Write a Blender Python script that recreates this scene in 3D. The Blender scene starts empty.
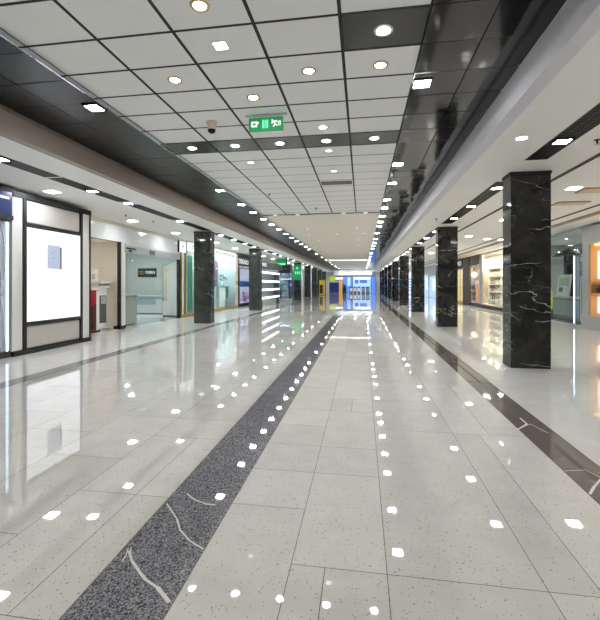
import bpy, bmesh, math, random
from mathutils import Vector, Matrix
random.seed(7)
S = bpy.context.scene
C = S.collection
PI = math.pi

# ------------------------------------------------------------------ render look
S.view_settings.view_transform = 'Standard'
S.view_settings.look = 'None'
S.view_settings.gamma = 1.0
S.view_settings.use_curve_mapping = False
S.view_settings.exposure = 0.93
try:
    S.cycles.use_denoising = True
    S.cycles.max_bounces = 8
    S.cycles.diffuse_bounces = 6
    S.cycles.glossy_bounces = 4
    S.cycles.transparent_max_bounces = 12
    S.cycles.sample_clamp_indirect = 6.0
    S.cycles.caustics_reflective = False
    S.cycles.caustics_refractive = False
except Exception:
    pass

# ------------------------------------------------------------------ survey of the photograph
HC = 1.4                      # eye height
TH = math.atan(62 / 400)      # camera is turned this far to the left of the corridor axis
CZ, SZ = 3.657, 3.267         # corridor ceiling, side soffits
def yat(u, X):                # distance along the corridor of something seen in column u at offset X
    return X / math.tan(math.atan((u - 300) / 400) - TH)
def dep(X, Y): return -math.sin(TH) * X + math.cos(TH) * Y
def zat(v, X, Y): return HC + (284 - v) / 400 * dep(X, Y)
def xat(u, Y):                # offset of something seen in column u at distance Y
    return Y * math.tan(math.atan((u - 300) / 400) - TH)

# ------------------------------------------------------------------ mesh builder
class MB:
    def __init__(s):
        s.v = []; s.f = []; s.mi = []; s.tint = []; s.sm = []
    def face(s, pts, mi=0, tint=0.5, smooth=False):
        n = len(s.v); s.v += [tuple(p) for p in pts]
        s.f.append(tuple(range(n, n + len(pts)))); s.mi.append(mi); s.tint.append(tint); s.sm.append(smooth)
        return s
    def _idx(s, base, fs, mi, tint=0.5, smooth=False):
        for f in fs:
            s.f.append(tuple(base + i for i in f)); s.mi.append(mi); s.tint.append(tint); s.sm.append(smooth)
    def box(s, x0, x1, y0, y1, z0, z1, mi=0, tint=0.5, M=None):
        x0, x1 = min(x0, x1), max(x0, x1); y0, y1 = min(y0, y1), max(y0, y1); z0, z1 = min(z0, z1), max(z0, z1)
        b = len(s.v)
        P = [(x0,y0,z0),(x1,y0,z0),(x1,y1,z0),(x0,y1,z0),(x0,y0,z1),(x1,y0,z1),(x1,y1,z1),(x0,y1,z1)]
        if M: P = [tuple(M @ Vector(p)) for p in P]
        s.v += P
        s._idx(b, [(3,2,1,0),(4,5,6,7),(0,1,5,4),(1,2,6,5),(2,3,7,6),(3,0,4,7)], mi, tint)
        return s
    def lathe(s, prof, n=24, c=(0,0,0), mi=0, M=None, smooth=True, cap=True):
        b = len(s.v)
        for r, z in prof:
            for k in range(n):
                a = 2 * PI * k / n
                p = Vector((r * math.cos(a), r * math.sin(a), z))
                if M: p = M @ p
                s.v.append((p.x + c[0], p.y + c[1], p.z + c[2]))
        fs = []
        for j in range(len(prof) - 1):
            for k in range(n):
                k2 = (k + 1) % n
                fs.append((b*0 + j*n + k, j*n + k2, (j+1)*n + k2, (j+1)*n + k))
        s._idx(b, fs, mi, 0.5, smooth)
        if cap:
            s._idx(b, [tuple(reversed(range(n))), tuple((len(prof)-1)*n + k for k in range(n))], mi)
        return s
    def tube(s, pts, r, n=8, mi=0):
        pts = [Vector(p) for p in pts]; b = len(s.v); m = len(pts)
        for i, p in enumerate(pts):
            t = (pts[min(i+1, m-1)] - pts[max(i-1, 0)]).normalized()
            a = t.cross(Vector((0,0,1))); a = a if a.length > 1e-3 else t.cross(Vector((1,0,0)))
            a.normalize(); c2 = t.cross(a)
            for k in range(n):
                g = 2*PI*k/n
                s.v.append(tuple(p + a*r*math.cos(g) + c2*r*math.sin(g)))
        fs = [(j*n+k, j*n+(k+1)%n, (j+1)*n+(k+1)%n, (j+1)*n+k) for j in range(m-1) for k in range(n)]
        s._idx(b, fs, mi, 0.5, True)
        s._idx(b, [tuple(reversed(range(n))), tuple((m-1)*n+k for k in range(n))], mi)
        return s
    def prism(s, poly, ax, a0, a1, mi=0):
        """poly: 2-D outline, extruded along axis ax (0,1,2) from a0 to a1"""
        def put(p, a):
            q = list(p); q.insert(ax, a); return tuple(q)
        n = len(poly); b = len(s.v)
        s.v += [put(p, a0) for p in poly] + [put(p, a1) for p in poly]
        s._idx(b, [tuple(range(n)), tuple(reversed(range(n, 2*n)))] + [(i, i+n, (i+1)%n+n, (i+1)%n) for i in range(n)], mi)
        return s
    def build(s, name, mat, parent=None, fix=True, bevel=0):
        me = bpy.data.meshes.new(name)
        me.from_pydata(s.v, [], s.f)
        mats = mat if isinstance(mat, (list, tuple)) else [mat]
        for m in mats: me.materials.append(m)
        me.polygons.foreach_set('material_index', s.mi)
        me.polygons.foreach_set('use_smooth', s.sm)
        at = me.attributes.new('tint', 'FLOAT', 'FACE'); at.data.foreach_set('value', s.tint)
        if fix:
            bm = bmesh.new(); bm.from_mesh(me)
            bmesh.ops.recalc_face_normals(bm, faces=bm.faces); bm.to_mesh(me); bm.free()
        me.update()
        o = bpy.data.objects.new(name, me); C.objects.link(o)
        if bevel:
            b = o.modifiers.new('b', 'BEVEL'); b.width = bevel; b.segments = 2; b.limit_method = 'ANGLE'
        if parent:
            o.parent = parent
            if parent.type == 'EMPTY' or True:
                o.matrix_parent_inverse = world_of(parent).inverted()
        return o
def world_of(o):
    M = Matrix.LocRotScale(o.location, o.rotation_euler, o.scale)
    return world_of(o.parent) @ o.matrix_parent_inverse @ M if o.parent else M

def tag(o, label=None, cat=None, group=None, kind=None):
    if label: o['label'] = label
    if cat: o['category'] = cat
    if group: o['group'] = group
    if kind: o['kind'] = kind
    return o
def thing(name, label, cat, loc=(0,0,0), group=None, kind='thing', rz=0):
    o = bpy.data.objects.new(name, None); C.objects.link(o)
    o.location = loc; o.rotation_euler = (0, 0, rz); o.empty_display_size = 0.1
    return tag(o, label, cat, group, kind)
def struct(name, mb, mat, label=None, cat=None):
    return tag(mb.build(name, mat), label, cat, None, 'structure')
def copy_tree(o, parent=None):
    c = o.copy(); C.objects.link(c)
    if parent: c.parent = parent
    for ch in list(o.children): copy_tree(ch, c)
    return c
def put(src, first, loc, label, group=None):
    o = src if first else copy_tree(src)
    o.location = loc; o['label'] = label
    if group: o['group'] = group
    return o
ORD = ['first','second','third','fourth','fifth','sixth','seventh','eighth','ninth','tenth','eleventh','twelfth','thirteenth','fourteenth','fifteenth',
       'sixteenth','seventeenth','eighteenth','nineteenth','twentieth']
TEN = {20:'twenty',30:'thirty',40:'forty',50:'fifty'}
def nth(i):
    if i < 20: return ORD[i]
    n = i + 1
    if n % 10 == 0: return TEN[n][:-1] + 'ieth'
    return TEN[n//10*10] + '-' + ORD[n % 10 - 1]

# ------------------------------------------------------------------ materials
def new_mat(name):
    m = bpy.data.materials.new(name); m.use_nodes = True
    nt = m.node_tree
    return m, nt, nt.nodes['Principled BSDF'], nt.links
def lin(c):
    return tuple((x/12.92 if x <= .04045 else ((x+.055)/1.055)**2.4) for x in (v/255 for v in c)) + (1,)
def pbr(name, rgb, rough=.5, metal=0, ior=1.5, bump=0, bscale=8, var=0, vscale=3, coat=0):
    m, nt, p, L = new_mat(name)
    c = lin(rgb)
    p.inputs['Base Color'].default_value = c
    p.inputs['Roughness'].default_value = rough; p.inputs['Metallic'].default_value = metal; p.inputs['IOR'].default_value = ior
    if coat: p.inputs['Coat Weight'].default_value = coat; p.inputs['Coat Roughness'].default_value = .05
    tc = nt.nodes.new('ShaderNodeTexCoord')
    if var:
        n = nt.nodes.new('ShaderNodeTexNoise'); n.inputs['Scale'].default_value = vscale; n.inputs['Detail'].default_value = 4
        L.new(tc.outputs['Object'], n.inputs['Vector'])
        mx = nt.nodes.new('ShaderNodeMix'); mx.data_type = 'RGBA'
        mx.inputs[6].default_value = tuple(max(0, x*(1-var)) for x in c[:3]) + (1,)
        mx.inputs[7].default_value = tuple(min(1, x*(1+var)) for x in c[:3]) + (1,)
        L.new(n.outputs['Fac'], mx.inputs[0]); L.new(mx.outputs[2], p.inputs['Base Color'])
    if bump:
        n = nt.nodes.new('ShaderNodeTexNoise'); n.inputs['Scale'].default_value = bscale; n.inputs['Detail'].default_value = 2
        L.new(tc.outputs['Object'], n.inputs['Vector'])
        b = nt.nodes.new('ShaderNodeBump'); b.inputs['Strength'].default_value = bump; b.inputs['Distance'].default_value = .02
        L.new(n.outputs['Fac'], b.inputs['Height']); L.new(b.outputs['Normal'], p.inputs['Normal'])
    return m
def glow(name, rgb, strength):
    m, nt, p, L = new_mat(name)
    p.inputs['Base Color'].default_value = (.8,.8,.8,1) if strength > 20 else tuple(x*.35 for x in lin(rgb)[:3]) + (1,)
    p.inputs['Emission Color'].default_value = lin(rgb); p.inputs['Emission Strength'].default_value = strength if strength > 20 else strength * .5
    return m
def glass_mat(name, tint=(238,244,243), refl=1.22):
    m, nt, p, L = new_mat(name)
    nt.nodes.remove(p)
    t = nt.nodes.new('ShaderNodeBsdfTransparent'); t.inputs['Color'].default_value = lin(tint)
    g = nt.nodes.new('ShaderNodeBsdfGlossy'); g.inputs['Roughness'].default_value = .02
    f = nt.nodes.new('ShaderNodeFresnel')
    ge = nt.nodes.new('ShaderNodeNewGeometry'); mr = nt.nodes.new('ShaderNodeMapRange')   # same reflectance from both faces of the pane
    mr.inputs['To Min'].default_value = refl; mr.inputs['To Max'].default_value = 1/refl
    L.new(ge.outputs['Backfacing'], mr.inputs['Value']); L.new(mr.outputs['Result'], f.inputs['IOR'])
    mx = nt.nodes.new('ShaderNodeMixShader')
    L.new(f.outputs[0], mx.inputs[0]); L.new(t.outputs[0], mx.inputs[1]); L.new(g.outputs[0], mx.inputs[2])
    L.new(mx.outputs[0], nt.nodes['Material Output'].inputs['Surface'])
    return m

def floor_mat(name, rgb, speck, speck_amt, tintamt=.06, rough=.07, ior=1.52, vein=False, speckscale=70, dark=.35, mottle=0):
    m, nt, p, L = new_mat(name); N = nt.nodes
    tc = N.new('ShaderNodeTexCoord')
    at = N.new('ShaderNodeAttribute'); at.attribute_name = 'tint'
    c = lin(rgb)
    mx = N.new('ShaderNodeMix'); mx.data_type = 'RGBA'
    mx.inputs[6].default_value = tuple(x*(1-tintamt) for x in c[:3]) + (1,)
    mx.inputs[7].default_value = tuple(min(1, x*(1+tintamt)) for x in c[:3]) + (1,)
    L.new(at.outputs['Fac'], mx.inputs[0])
    last = mx.outputs[2]
    # soft clouding
    n = N.new('ShaderNodeTexNoise'); n.inputs['Scale'].default_value = 5; n.inputs['Detail'].default_value = 6
    L.new(tc.outputs['Object'], n.inputs['Vector'])
    m2 = N.new('ShaderNodeMix'); m2.data_type = 'RGBA'; m2.blend_type = 'MULTIPLY'; m2.inputs[0].default_value = .35
    rp = N.new('ShaderNodeValToRGB'); rp.color_ramp.elements[0].position = .3; rp.color_ramp.elements[0].color = (.75,.75,.75,1)
    rp.color_ramp.elements[1].position = .7
    L.new(n.outputs['Fac'], rp.inputs[0]); L.new(last, m2.inputs[6]); L.new(rp.outputs[0], m2.inputs[7]); last = m2.outputs[2]
    # stone flecks
    for sc, th, k in ((speckscale, .26, 1), (speckscale*.45, .2, .7)):
        v = N.new('ShaderNodeTexVoronoi'); v.inputs['Scale'].default_value = sc
        L.new(tc.outputs['Object'], v.inputs['Vector'])
        r2 = N.new('ShaderNodeValToRGB'); e = r2.color_ramp.elements
        e[0].position = th*.6; e[0].color = (1,1,1,1); e[1].position = th; e[1].color = (0,0,0,1)
        L.new(v.outputs['Distance'], r2.inputs[0])
        w = N.new('ShaderNodeTexWhiteNoise'); L.new(v.outputs['Position'], w.inputs['Vector'])
        gt = N.new('ShaderNodeMath'); gt.operation = 'LESS_THAN'; gt.inputs[1].default_value = dark
        L.new(w.outputs['Value'], gt.inputs[0])
        mu = N.new('ShaderNodeMath'); mu.operation = 'MULTIPLY'; L.new(gt.outputs[0], mu.inputs[0]); L.new(r2.outputs[0], mu.inputs[1])
        m3 = N.new('ShaderNodeMath'); m3.operation = 'MULTIPLY'; m3.inputs[1].default_value = speck_amt*k; L.new(mu.outputs[0], m3.inputs[0])
        mm = N.new('ShaderNodeMix'); mm.data_type = 'RGBA'; mm.inputs[7].default_value = lin(speck)
        L.new(m3.outputs[0], mm.inputs[0]); L.new(last, mm.inputs[6]); last = mm.outputs[2]
    if mottle:
        n3 = N.new('ShaderNodeTexVoronoi'); n3.inputs['Scale'].default_value = 150
        L.new(tc.outputs['Object'], n3.inputs['Vector'])
        w3 = N.new('ShaderNodeTexWhiteNoise'); L.new(n3.outputs['Position'], w3.inputs['Vector'])
        r3 = N.new('ShaderNodeValToRGB'); r3.color_ramp.elements[0].position = .1; r3.color_ramp.elements[0].color = (.2,.2,.22,1)
        r3.color_ramp.elements[1].position = .95; r3.color_ramp.elements[1].color = (1.2,1.2,1.2,1)
        L.new(w3.outputs['Value'], r3.inputs[0])
        m4 = N.new('ShaderNodeMix'); m4.data_type = 'RGBA'; m4.blend_type = 'MULTIPLY'; m4.inputs[0].default_value = mottle
        L.new(last, m4.inputs[6]); L.new(r3.outputs[0], m4.inputs[7]); last = m4.outputs[2]
    if vein:
        last = veins(nt, tc.outputs['Object'], last, 1.1, lin((205,200,190)), .012, .58)
    L.new(last, p.inputs['Base Color'])
    p.inputs['Roughness'].default_value = rough; p.inputs['IOR'].default_value = ior
    return m
def veins(nt, vec, base, scale, col, width, gate):
    N, L = nt.nodes, nt.links
    n0 = N.new('ShaderNodeTexNoise'); n0.inputs['Scale'].default_value = 1.6; n0.inputs['Detail'].default_value = 5
    L.new(vec, n0.inputs['Vector'])
    sub = N.new('ShaderNodeVectorMath'); sub.operation = 'MULTIPLY_ADD'
    sub.inputs[1].default_value = (1.1,1.1,1.1); L.new(n0.outputs['Color'], sub.inputs[0]); L.new(vec, sub.inputs[2])
    v = N.new('ShaderNodeTexVoronoi'); v.feature = 'DISTANCE_TO_EDGE'; v.inputs['Scale'].default_value = scale
    L.new(sub.outputs[0], v.inputs['Vector'])
    r = N.new('ShaderNodeValToRGB'); e = r.color_ramp.elements
    e[0].position = 0; e[0].color = (1,1,1,1); e[1].position = width; e[1].color = (0,0,0,1)
    L.new(v.outputs['Distance'], r.inputs[0])
    n1 = N.new('ShaderNodeTexNoise'); n1.inputs['Scale'].default_value = 2.3; n1.inputs['Detail'].default_value = 3
    L.new(vec, n1.inputs['Vector'])
    r1 = N.new('ShaderNodeValToRGB'); r1.color_ramp.elements[0].position = gate-.06; r1.color_ramp.elements[1].position = gate+.1
    L.new(n1.outputs['Fac'], r1.inputs[0])
    mu = N.new('ShaderNodeMath'); mu.operation = 'MULTIPLY'; L.new(r.outputs[0], mu.inputs[0]); L.new(r1.outputs[0], mu.inputs[1])
    mm = N.new('ShaderNodeMix'); mm.data_type = 'RGBA'; mm.inputs[7].default_value = col
    L.new(mu.outputs[0], mm.inputs[0]); L.new(base, mm.inputs[6])
    return mm.outputs[2]
def marble_mat(name, lo=(.006,.006,.0065), hi=(.030,.029,.028), g1=.5, g2=.53):
    m, nt, p, L = new_mat(name); N = nt.nodes
    tc = N.new('ShaderNodeTexCoord'); oi = N.new('ShaderNodeObjectInfo')
    ad = N.new('ShaderNodeVectorMath'); ad.operation = 'MULTIPLY_ADD'
    cb = N.new('ShaderNodeCombineXYZ')
    for i in range(3): L.new(oi.outputs['Random'], cb.inputs[i])
    ad.inputs[1].default_value = (13,7,29); L.new(cb.outputs[0], ad.inputs[0]); L.new(tc.outputs['Object'], ad.inputs[2])
    mp = N.new('ShaderNodeMapping'); mp.inputs['Rotation'].default_value = (.2,-.6,.3); mp.inputs['Scale'].default_value = (.7,.9,1.7)
    L.new(ad.outputs[0], mp.inputs['Vector'])
    n = N.new('ShaderNodeTexNoise'); n.inputs['Scale'].default_value = 4; n.inputs['Detail'].default_value = 6
    L.new(ad.outputs[0], n.inputs['Vector'])
    rp = N.new('ShaderNodeValToRGB'); rp.color_ramp.elements[0].color = lo + (1,); rp.color_ramp.elements[1].color = hi + (1,)
    rp.color_ramp.elements[0].position = .35; rp.color_ramp.elements[1].position = .75
    L.new(n.outputs['Fac'], rp.inputs[0])
    last = veins(nt, mp.outputs[0], rp.outputs[0], 1.0, lin((222,221,217)), .009, g1)
    last = veins(nt, mp.outputs[0], last, 2.6, lin((150,150,150)), .007, g2)
    L.new(last, p.inputs['Base Color'])
    p.inputs['Roughness'].default_value = .07; p.inputs['IOR'].default_value = 1.5
    return m

M = {}
M['tile'] = floor_mat('polished_floor_tile', (230,228,222), (122,120,116), .85, .06, .022, ior=1.68, dark=.30)
M['tile_clean'] = floor_mat('polished_side_tile', (236,235,232), (190,188,184), .4, .03, .025, ior=1.68, dark=.2)
M['granite'] = floor_mat('dark_granite', (168,168,174), (48,48,54), 1.0, .12, .03, speckscale=75, dark=.5, mottle=1.0)
M['brown_granite'] = floor_mat('brown_granite', (122,115,108), (72,66,62), .7, .12, .03, speckscale=95, dark=.4, vein=True)
M['grey_granite'] = floor_mat('grey_granite', (150,151,155), (110,110,114), .6, .12, .03, speckscale=95, dark=.4)
M['vein'] = pbr('white_vein', (244,242,238), .1)
M['grout'] = pbr('grout', (112,110,106), .8)
M['ceil_white'] = pbr('white_ceiling_panel', (232,233,234), .45, var=.02)
M['ceil_cream'] = pbr('cream_ceiling_panel', (228,222,212), .5, var=.02)
M['gap'] = pbr('black_joint', (14,14,15), .6)
M['black_row'] = pbr('black_ceiling_tile', (30,31,36), .25)
M['black_gloss'] = pbr('black_glass_panel', (20,20,22), .085, ior=1.5, bump=.12, bscale=2.2)
M['black_satin'] = pbr('black_satin_panel', (24,24,25), .3, ior=1.42)
M['mirror'] = pbr('mirror_edge', (200,205,212), .05, metal=1, bump=.6, bscale=5)
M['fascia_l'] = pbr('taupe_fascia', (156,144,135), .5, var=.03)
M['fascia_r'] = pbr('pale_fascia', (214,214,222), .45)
M['soffit'] = pbr('white_soffit', (242,241,238), .5, var=.015)
M['wall_white'] = pbr('white_wall', (222,221,217), .45)
M['wall_gloss'] = pbr('glossy_white_wall', (214,215,212), .12)
M['wall_cream'] = pbr('cream_wall', (236,230,216), .5)
M['wall_grey'] = pbr('grey_wall', (170,174,170), .45)
M['wall_dgrey'] = pbr('dark_grey_wall', (92,94,98), .4)
M['pale_blue'] = pbr('pale_blue_wall', (190,206,210), .45)
M['wall_mgrey'] = pbr('mid_grey_wall', (150,152,155), .5)
M['wall_brown'] = pbr('dark_brown_pilaster', (66,58,52), .4)
M['black'] = pbr('satin_black', (18,18,20), .5)
M['black_metal'] = pbr('black_metal', (30,30,32), .3, metal=.6)
M['steel'] = pbr('brushed_steel', (190,192,192), .28, metal=1, bump=.05, bscale=60)
M['steel_flat'] = pbr('silver_panel', (176,178,180), .3, metal=.3)
M['panel_wood'] = pbr('pale_grey_veneer', (190,184,178), .4, var=.05, vscale=14)
M['marble'] = marble_mat('black_marble')
M['marble_green_sheen'] = marble_mat('green_marble_painted_sheen', (.024,.030,.027), (.055,.064,.058), .58, .62)  # greener dark marble, with its lighter reflected tone put into the colour
M['glass'] = glass_mat('clear_glass')
M['glass_teal'] = glass_mat('teal_tinted_glass', (196,226,222))
M['glass_blue'] = glass_mat('blue_tinted_glass', (206,220,228))
M['brass'] = pbr('brass', (190,160,82), .3, metal=.8)
M['red'] = pbr('red_plastic', (170,22,38), .35)
M['dkred'] = pbr('dark_red', (80,20,26), .4)
M['white_pl'] = pbr('white_plastic', (232,232,230), .35)
M['beige_pl'] = pbr('beige_plastic', (214,202,184), .45)
M['teal'] = pbr('teal_panel', (88,176,160), .35)
M['mint'] = pbr('mint_panel', (178,222,212), .35)
M['blue'] = pbr('royal_blue', (70,120,205), .4)
M['navy'] = pbr('navy_sign', (26,44,110), .25)
M['pink'] = pbr('pink', (222,130,190), .5)
M['plum'] = pbr('plum', (120,88,110), .5)
M['lime'] = pbr('lime', (178,206,52), .5)
M['yellow'] = pbr('yellow', (226,196,60), .5)
M['orange'] = pbr('orange', (216,164,108), .5)
M['tan'] = pbr('tan_wood', (196,150,104), .45, var=.08, vscale=10)
M['print'] = pbr('pale_print', (172,180,196), .5, var=.1, vscale=6)
M['bluegrey'] = pbr('blue_grey_panel', (128,142,152), .35)
M['chrome'] = pbr('chrome', (220,220,222), .1, metal=1)
M['gold_rim'] = pbr('gold_rim', (196,168,120), .3, metal=.7)
LAMP = 60
M['lamp'] = glow('lamp_diffuser', (252,252,252), LAMP)
M['lamp_soft'] = glow('lamp_diffuser_warm', (255,250,241), LAMP*.8)
M['lamp_dim'] = glow('lamp_diffuser_dim', (255,240,215), 5)
M['lamp_cool'] = glow('lamp_diffuser_cool', (238,246,255), LAMP)
M['strip'] = glow('strip_light', (255,252,244), 4)
M['lit_print'] = glow('lit_print', (178,188,210), .8)
M['orange_glow'] = glow('orange_added_glow', (240,176,86), .55)  # glow added so the orange panel does not turn out brown
M['lightbox'] = glow('lit_acrylic', (246,250,255), 1.3)
M['shelf_glow'] = glow('shelf_glow', (244,250,255), 3.2)
M['sign_white'] = glow('lit_white_sign', (246,248,250), 1.1)
M['sign_green'] = glow('lit_green', (8,150,82), .75)
M['sign_mint'] = glow('lit_mint', (120,250,200), 1.0)
M['scr_blue'] = glow('lit_blue', (92,140,232), .9)
M['scr_sky'] = glow('lit_sky_blue', (168,206,248), 1.1)
M['scr_white'] = glow('lit_screen_white', (232,242,255), 1.6)
M['niche'] = glow('lit_niche', (255,238,210), 1.6)
M['amber'] = glow('lit_amber', (255,222,150), 1.5)
M['tube'] = glow('cool_tube', (196,232,255), 3.0)
M['lime_lit'] = glow('lit_lime', (190,214,60), .7)

# ------------------------------------------------------------------ camera
cam_d = bpy.data.cameras.new('camera'); cam = bpy.data.objects.new('camera', cam_d); C.objects.link(cam)
cam.location = (0, 0, HC); cam.rotation_euler = (PI/2, 0, TH)
cam_d.sensor_fit = 'HORIZONTAL'; cam_d.sensor_width = 36; cam_d.lens = 36 * 400 / 600
cam_d.shift_y = -(310 - 284) / 620 * (620/600)
cam_d.clip_start = .05; cam_d.clip_end = 200
S.camera = cam

# faint blue background fill; the back wall closes the hall off from it
w = bpy.data.worlds.new('background_fill'); S.world = w; w.use_nodes = True
bg = w.node_tree.nodes['Background']; bg.inputs['Color'].default_value = (.62, .78, 1, 1); bg.inputs['Strength'].default_value = .4

Y0, Y1 = -14.0, 63.0

# ------------------------------------------------------------------ floor
fl = MB()
fl.face([(-14,Y0,-.004),(14,Y0,-.004),(14,Y1+3,-.004),(-14,Y1+3,-.004)], 5)
G = .002
def tile(x0, x1, y0, y1, mi):
    fl.face([(x0+G,y0+G,0),(x1-G,y0+G,0),(x1-G,y1-G,0),(x0+G,y1-G,0)], mi, random.random())
def column(x0, x1, mi, step, off=0, merge=.35, split=None):
    y = Y0 + off
    while y < Y1 + 2:
        h = step * (2 if random.random() < merge else 1)
        if split and random.random() < split:
            xm = x0 + (x1-x0) * random.choice((.36, .5, .64))
            tile(x0, xm, y, y+h, mi); tile(xm, x1, y, y+h, mi)
        else:
            tile(x0, x1, y, y+h, mi)
        y += h
# rows are true to the photograph near the viewpoint: joints at 1.97, 2.45, 2.95 ...
B = 4.97
for x0, x1, mi, st, off, mg, sp in (
        (-.82,-.35,0,.49,0,.4,0), (-.35,.12,0,.49,0,.4,.12), (.12,.84,0,.98,0,.2,.1), (.84,1.49,0,.98,.0,.3,.3),
        (-1.9,-1.25,0,.49,0,.5,.2), (-2.53,-1.9,0,.49,0,.6,0), (-3.16,-2.53,0,.49,0,.6,0), (-3.8,-3.16,0,.98,0,.4,0), (-4.77,-3.8,0,.98,0,.4,0)):
    column(x0, x1, mi, st, (1.97 - Y0) % st - st, mg, sp)
column(-1.25, -.82, 2, 1.0, (1.97 - Y0) % 1.0 - 1.0, 0)
column(1.49, 1.80, 3, 1.2, .1, .3)
column(-5.06, -4.77, 4, 1.2, .3, .3)
for x0, x1 in ((-6.2,-5.06), (-7.45,-6.2), (-10,-7.45), (-14,-10)): column(x0, x1, 1, 1.2, .2, .4)
for x0, x1 in ((1.80,3.4), (3.4,5.0), (5.0,7.0), (7.0,9.5), (9.5,14)): column(x0, x1, 1, 2.4, .6, .4)
# white veins running through the dark band beside the viewpoint
def fpt(u, v):
    d = 400*HC/(v-284); xc = (u-300)/400*d
    return Vector((math.cos(TH)*xc - math.sin(TH)*d, math.sin(TH)*xc + math.cos(TH)*d, .0007))
for pts, wd in (([(129,551),(132,561),(141,574),(146,580),(158,588),(169,602)], .011), ([(128,549),(126,556),(122,561)], .005), ([(131,548),(130,556)], .004),
                ([(167,504),(177,519),(180,530),(190,541),(203,549)], .007), ([(187,494),(195,500),(206,504),(215,505)], .008),
                ([(520,418),(527,424),(517,430)], .012), ([(517,430),(530,424),(548,433)], .006), ([(602,478),(594,487),(590,494)], .012), ([(602,478),(585,470),(565,471)], .006)):
    P = [fpt(*p) for p in pts]
    for a, b in zip(P, P[1:]):
        t = (b-a).normalized(); n = Vector((-t.y, t.x, 0))*wd*random.uniform(.55,.9); e = t*.003
        fl.face([a-n-e, b-n*.9+e, b+n*.9+e, a+n-e], 6)
struct('floor', fl, [M['tile'], M['tile_clean'], M['granite'], M['brown_granite'], M['grey_granite'], M['grout'], M['vein']])

# ------------------------------------------------------------------ corridor ceiling
XS = [-3.16, -2.416, -1.672, -.928, -.184, .56]
R0, RS = 3.36, .533
ce = MB()
ce.box(-3.16, .56, Y0, Y1, CZ+.02, CZ+.06, 2)
k = math.floor((Y0 - R0) / RS)
while R0 + RS*k < 12.72:
    y0, y1 = R0 + RS*k, R0 + RS*(k+1)
    y1 = min(y1, 12.72)
    for c in range(5):
        mi = 1 if (k == 5 or (k == 0 and c == 4)) else 0
        gx, gy = .015, .0125
        if k > 6: gy = .005
        ce.box(XS[c]+gx, XS[c+1]-gx, y0+gy, y1-gy, CZ, CZ+.03, mi)
    k += 1
for x in XS[:-1]: ce.box(x-.0155, x+.0155, Y0, 12.72, CZ-.003, CZ+.02, 2)
kk = math.floor((Y0 - R0) / RS)
while R0 + RS*kk < 12.7:
    yy = R0 + RS*kk; hw = .0135 if kk < 7 else .005
    ce.box(-3.16, .56, yy-hw, yy+hw, CZ-.002, CZ+.02, 2); kk += 1
ce.box(-3.16, .56, 12.73, 12.93, CZ+.004, CZ+.03, 1)
y = 12.95; i = 0
while y < Y1:
    st = 1.066
    y1 = min(y+st, Y1)
    cols = [(-3.16,-2.416),(-2.416,-.928),(-.928,.56)] if y < 17.5 else [(-3.16,-1.3),(-1.3,.56)]
    for a, b in cols:
        g = .02 if i % 5 == 4 else .004
        ce.box(a+.004, b-.004, y+.003, y1-g, CZ, CZ+.03, 3)
    y += st; i += 1
struct('ceiling', ce, [M['ceil_white'], M['black_row'], M['gap'], M['ceil_cream']])

LB = CZ - .05     # the left black border hangs a little lower
def border(name, xa, xm, xb, z, m):
    b = MB(); b.box(xa, xb, Y0, Y1, z+.03, z+.08, 1)
    k = math.floor((Y0 - R0) / RS)
    while R0 + RS*k < Y1:
        y0 = R0 + RS*k; g = .006 if y0 < 20 else .004
        for p, q in ((xa, xm), (xm, xb)):
            # the panels do not sit perfectly level, so each mirrors a slightly different spot
            ta, tb = random.uniform(-.004,.004), random.uniform(-.004,.004)
            b.face([(p+g,y0+g,z+ta),(q-g,y0+g,z+tb),(q-g,y0+RS-g,z-ta),(p+g,y0+RS-g,z-tb)], 0)
        k += 1
    return struct(name, b, [M[m], M['gap']])
border('ceiling_left', -4.41, -3.78, -3.16, LB, 'black_satin')
border('ceiling_right', .56, 1.09, 1.63, CZ, 'black_gloss')
t = MB(); t.box(-3.165, -3.15, Y0, Y1, LB-.01, CZ+.02)
struct('trim_1', t, M['mirror'])

# fascias between the corridor ceiling and the lower soffits
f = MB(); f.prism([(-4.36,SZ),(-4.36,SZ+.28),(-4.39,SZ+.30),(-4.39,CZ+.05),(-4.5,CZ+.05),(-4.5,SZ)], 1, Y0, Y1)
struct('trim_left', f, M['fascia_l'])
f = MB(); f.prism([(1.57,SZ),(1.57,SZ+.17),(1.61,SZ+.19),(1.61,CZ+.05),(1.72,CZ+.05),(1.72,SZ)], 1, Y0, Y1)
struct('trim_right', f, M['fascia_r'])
def soffit(name, xs, step):
    b = MB(); b.box(xs[0], xs[-1], Y0, Y1, SZ+.02, SZ+.06, 1)
    for a, c in zip(xs, xs[1:]):
        y = Y0
        while y < Y1:
            b.box(a+.001, c-.001, y+.0015, min(y+step, Y1)-.0015, SZ, SZ+.03, 0); y += step
    return struct(name, b, [M['soffit'], M['wall_grey']])
soffit('ceiling_soffit_left', [-14,-7.42,-4.5], 2.4)
soffit('ceiling_soffit_right', [1.72,3.37,5.5,14], 2.4)
for n_, (xa, xb, dz, m) in enumerate(((3.34,3.42,.008,'gap'), (5.47,5.56,.008,'gap'), (5.98,6.12,.05,'fascia_l'))):
    b = MB(); b.box(xa, xb, Y0, Y1, SZ-dz, SZ+.015); struct('trim_%d' % (n_+3), b, M[m])

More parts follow.
